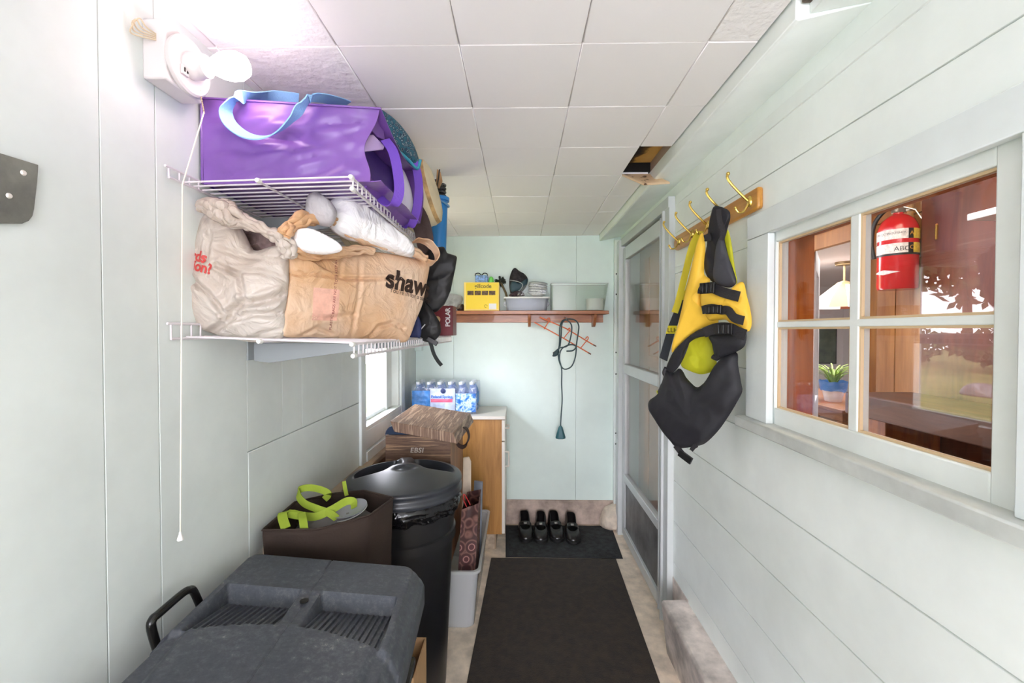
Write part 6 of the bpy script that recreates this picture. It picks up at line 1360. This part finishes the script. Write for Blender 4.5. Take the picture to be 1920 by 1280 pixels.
def shrub(x, y, r, h, mat, lab):
    z = gz(x); t = thing('shrub', lab, 'shrub', (x, y, z), 0, 'shrubs beyond the lawn'); mb = MB(); vs = []; fs = []
    for k in range(420):
        d = Vector((random.gauss(0, 1), random.gauss(0, 1), random.gauss(0, 1))).normalized() * random.uniform(.55, 1)
        c = Vector((x + d.x * r, y + d.y * r, z + .12 + h * (.5 + .5 * d.z))); a = Vector((random.uniform(-1, 1), random.uniform(-1, 1), random.uniform(-1, 1))).normalized(); b2 = a.orthogonal().normalized(); s = random.uniform(.08, .17)
        o = len(vs); vs += [c - a * s, c + b2 * s * .5, c + a * s, c - b2 * s * .5]; fs.append((o, o + 1, o + 2, o + 3))
    mb.add(vs, fs); mb.build('foliage', mat, t); MB().tube([(x, y, z - .1), (x, y, z + h * .6)], .05, 6).build('stem', M('bark', (84, 66, 50), .9), t)
for k in range(8):
    shrub(-13 + random.uniform(-.5, .5), -3 + k * 2.7, random.uniform(1.0, 1.2), random.uniform(1.1, 1.6), m_leafs[k % 2], 'leafy green shrub beyond the rocks on the lawn outside')
def tree(x, y, r, h, mat):
    z = gz(x); t = thing('tree', 'tall leafy tree at the far edge of the lawn outside', 'tree', (x, y, z), 0, 'trees behind the shrubs'); vs = []; fs = []
    for k in range(1700):
        d = Vector((random.gauss(0, 1), random.gauss(0, 1), random.gauss(0, 1))).normalized() * random.uniform(.4, 1)
        c = Vector((x + d.x * r, y + d.y * r, z + h * .62 + h * .40 * d.z)); a = Vector((random.uniform(-1, 1), random.uniform(-1, 1), random.uniform(-1, 1))).normalized(); b2 = a.orthogonal().normalized(); s = random.uniform(.18, .32)
        o = len(vs); vs += [c - a * s, c + b2 * s * .5, c + a * s, c - b2 * s * .5]; fs.append((o, o + 1, o + 2, o + 3))
    mb = MB(); mb.add(vs, fs); mb.build('crown', mat, t); MB().tube([(x, y, z - .2), (x + .1, y, z + h * .4), (x, y + .1, z + h * .8)], [.16, .12, .05], 8).build('trunk', M('tree_bark', (84, 66, 50), .9), t)
for k in range(8):
    tree(-15.5 + random.uniform(-.4, .4), -5 + k * 3.7, random.uniform(1.75, 1.83), random.uniform(7.4, 8.6), m_leafs[k % 2])
# ------------------------------------------------------------------ light
wd = bpy.data.worlds.new('sky'); SC.world = wd; wd.use_nodes = True
nt = wd.node_tree; N = nt.nodes; L = nt.links; bg = N['Background']
tc = N.new('ShaderNodeTexCoord'); sx = N.new('ShaderNodeSeparateXYZ'); L.new(tc.outputs['Generated'], sx.inputs[0])
rp = N.new('ShaderNodeValToRGB'); L.new(sx.outputs['Z'], rp.inputs[0])
e = rp.color_ramp.elements; e[0].position = 0; e[0].color = lin((248, 241, 245)); e[1].position = .6; e[1].color = lin((228, 234, 252))
L.new(rp.outputs[0], bg.inputs[0]); bg.inputs[1].default_value = 9.8
sd = bpy.data.lights.new('sun', 'SUN'); so = bpy.data.objects.new('sun', sd); COL.objects.link(so)
sd.energy = .7; sd.angle = R(8); sd.color = (.88, .94, 1)
so.rotation_euler = Vector((1, 1.04, -.80)).to_track_quat('-Z', 'Y').to_euler(); so.location = (-4, -3, 5)
for nm, loc, rot, sx_, sy_ in (('front_portal', (0, YF - .05, 1.05), (R(90), 0, 0), 1.7, 2.2), ('window_portal', (XL - .2, 2.49, 1.45), (0, R(-90), 0), 1.1, .7)):
    ld = bpy.data.lights.new(nm, 'AREA'); lo = bpy.data.objects.new(nm, ld); COL.objects.link(lo)
    ld.shape = 'RECTANGLE'; ld.size = sx_; ld.size_y = sy_; ld.cycles.is_portal = True; lo.location = loc; lo.rotation_euler = rot
def area(nm, loc, target, sx_, sy_, power, col):
    ld = bpy.data.lights.new(nm, 'AREA'); lo = bpy.data.objects.new(nm, ld); COL.objects.link(lo)
    ld.shape = 'RECTANGLE'; ld.size = sx_; ld.size_y = sy_; ld.energy = power; ld.color = col; lo.location = loc
    lo.rotation_euler = (Vector(target) - Vector(loc)).to_track_quat('-Z', 'Y').to_euler(); return lo
area('window_fill', (-2.3, 1.15, 3.1), (XL, 2.55, 1.42), 1.0, 1.0, 3, (.88, .93, 1))  # added area lamp high outside, boosting daylight through the left window
area('hall_fill', (1.35, 1.3, 2.3), (1.4, 1.6, 0), .5, .8, 5.5, (1, .86, .68))  # added area lamp to light the hall, no fixture stands there
area('kitchen_ceiling_lamp', (3.3, 4.6, 2.27), (3.3, 4.6, 0), 1.5, 2.5, 55, (1, .96, .92))
SC.cycles.max_bounces = 16; SC.cycles.diffuse_bounces = 12; SC.cycles.transparent_max_bounces = 24
SC.cycles.sample_clamp_indirect = 8; SC.cycles.caustics_reflective = False; SC.cycles.caustics_refractive = False
SC.view_settings.view_transform = 'Standard'; SC.view_settings.look = 'None'; SC.view_settings.gamma = 1
SC.view_settings.exposure = 0.97; SC.view_settings.use_curve_mapping = False
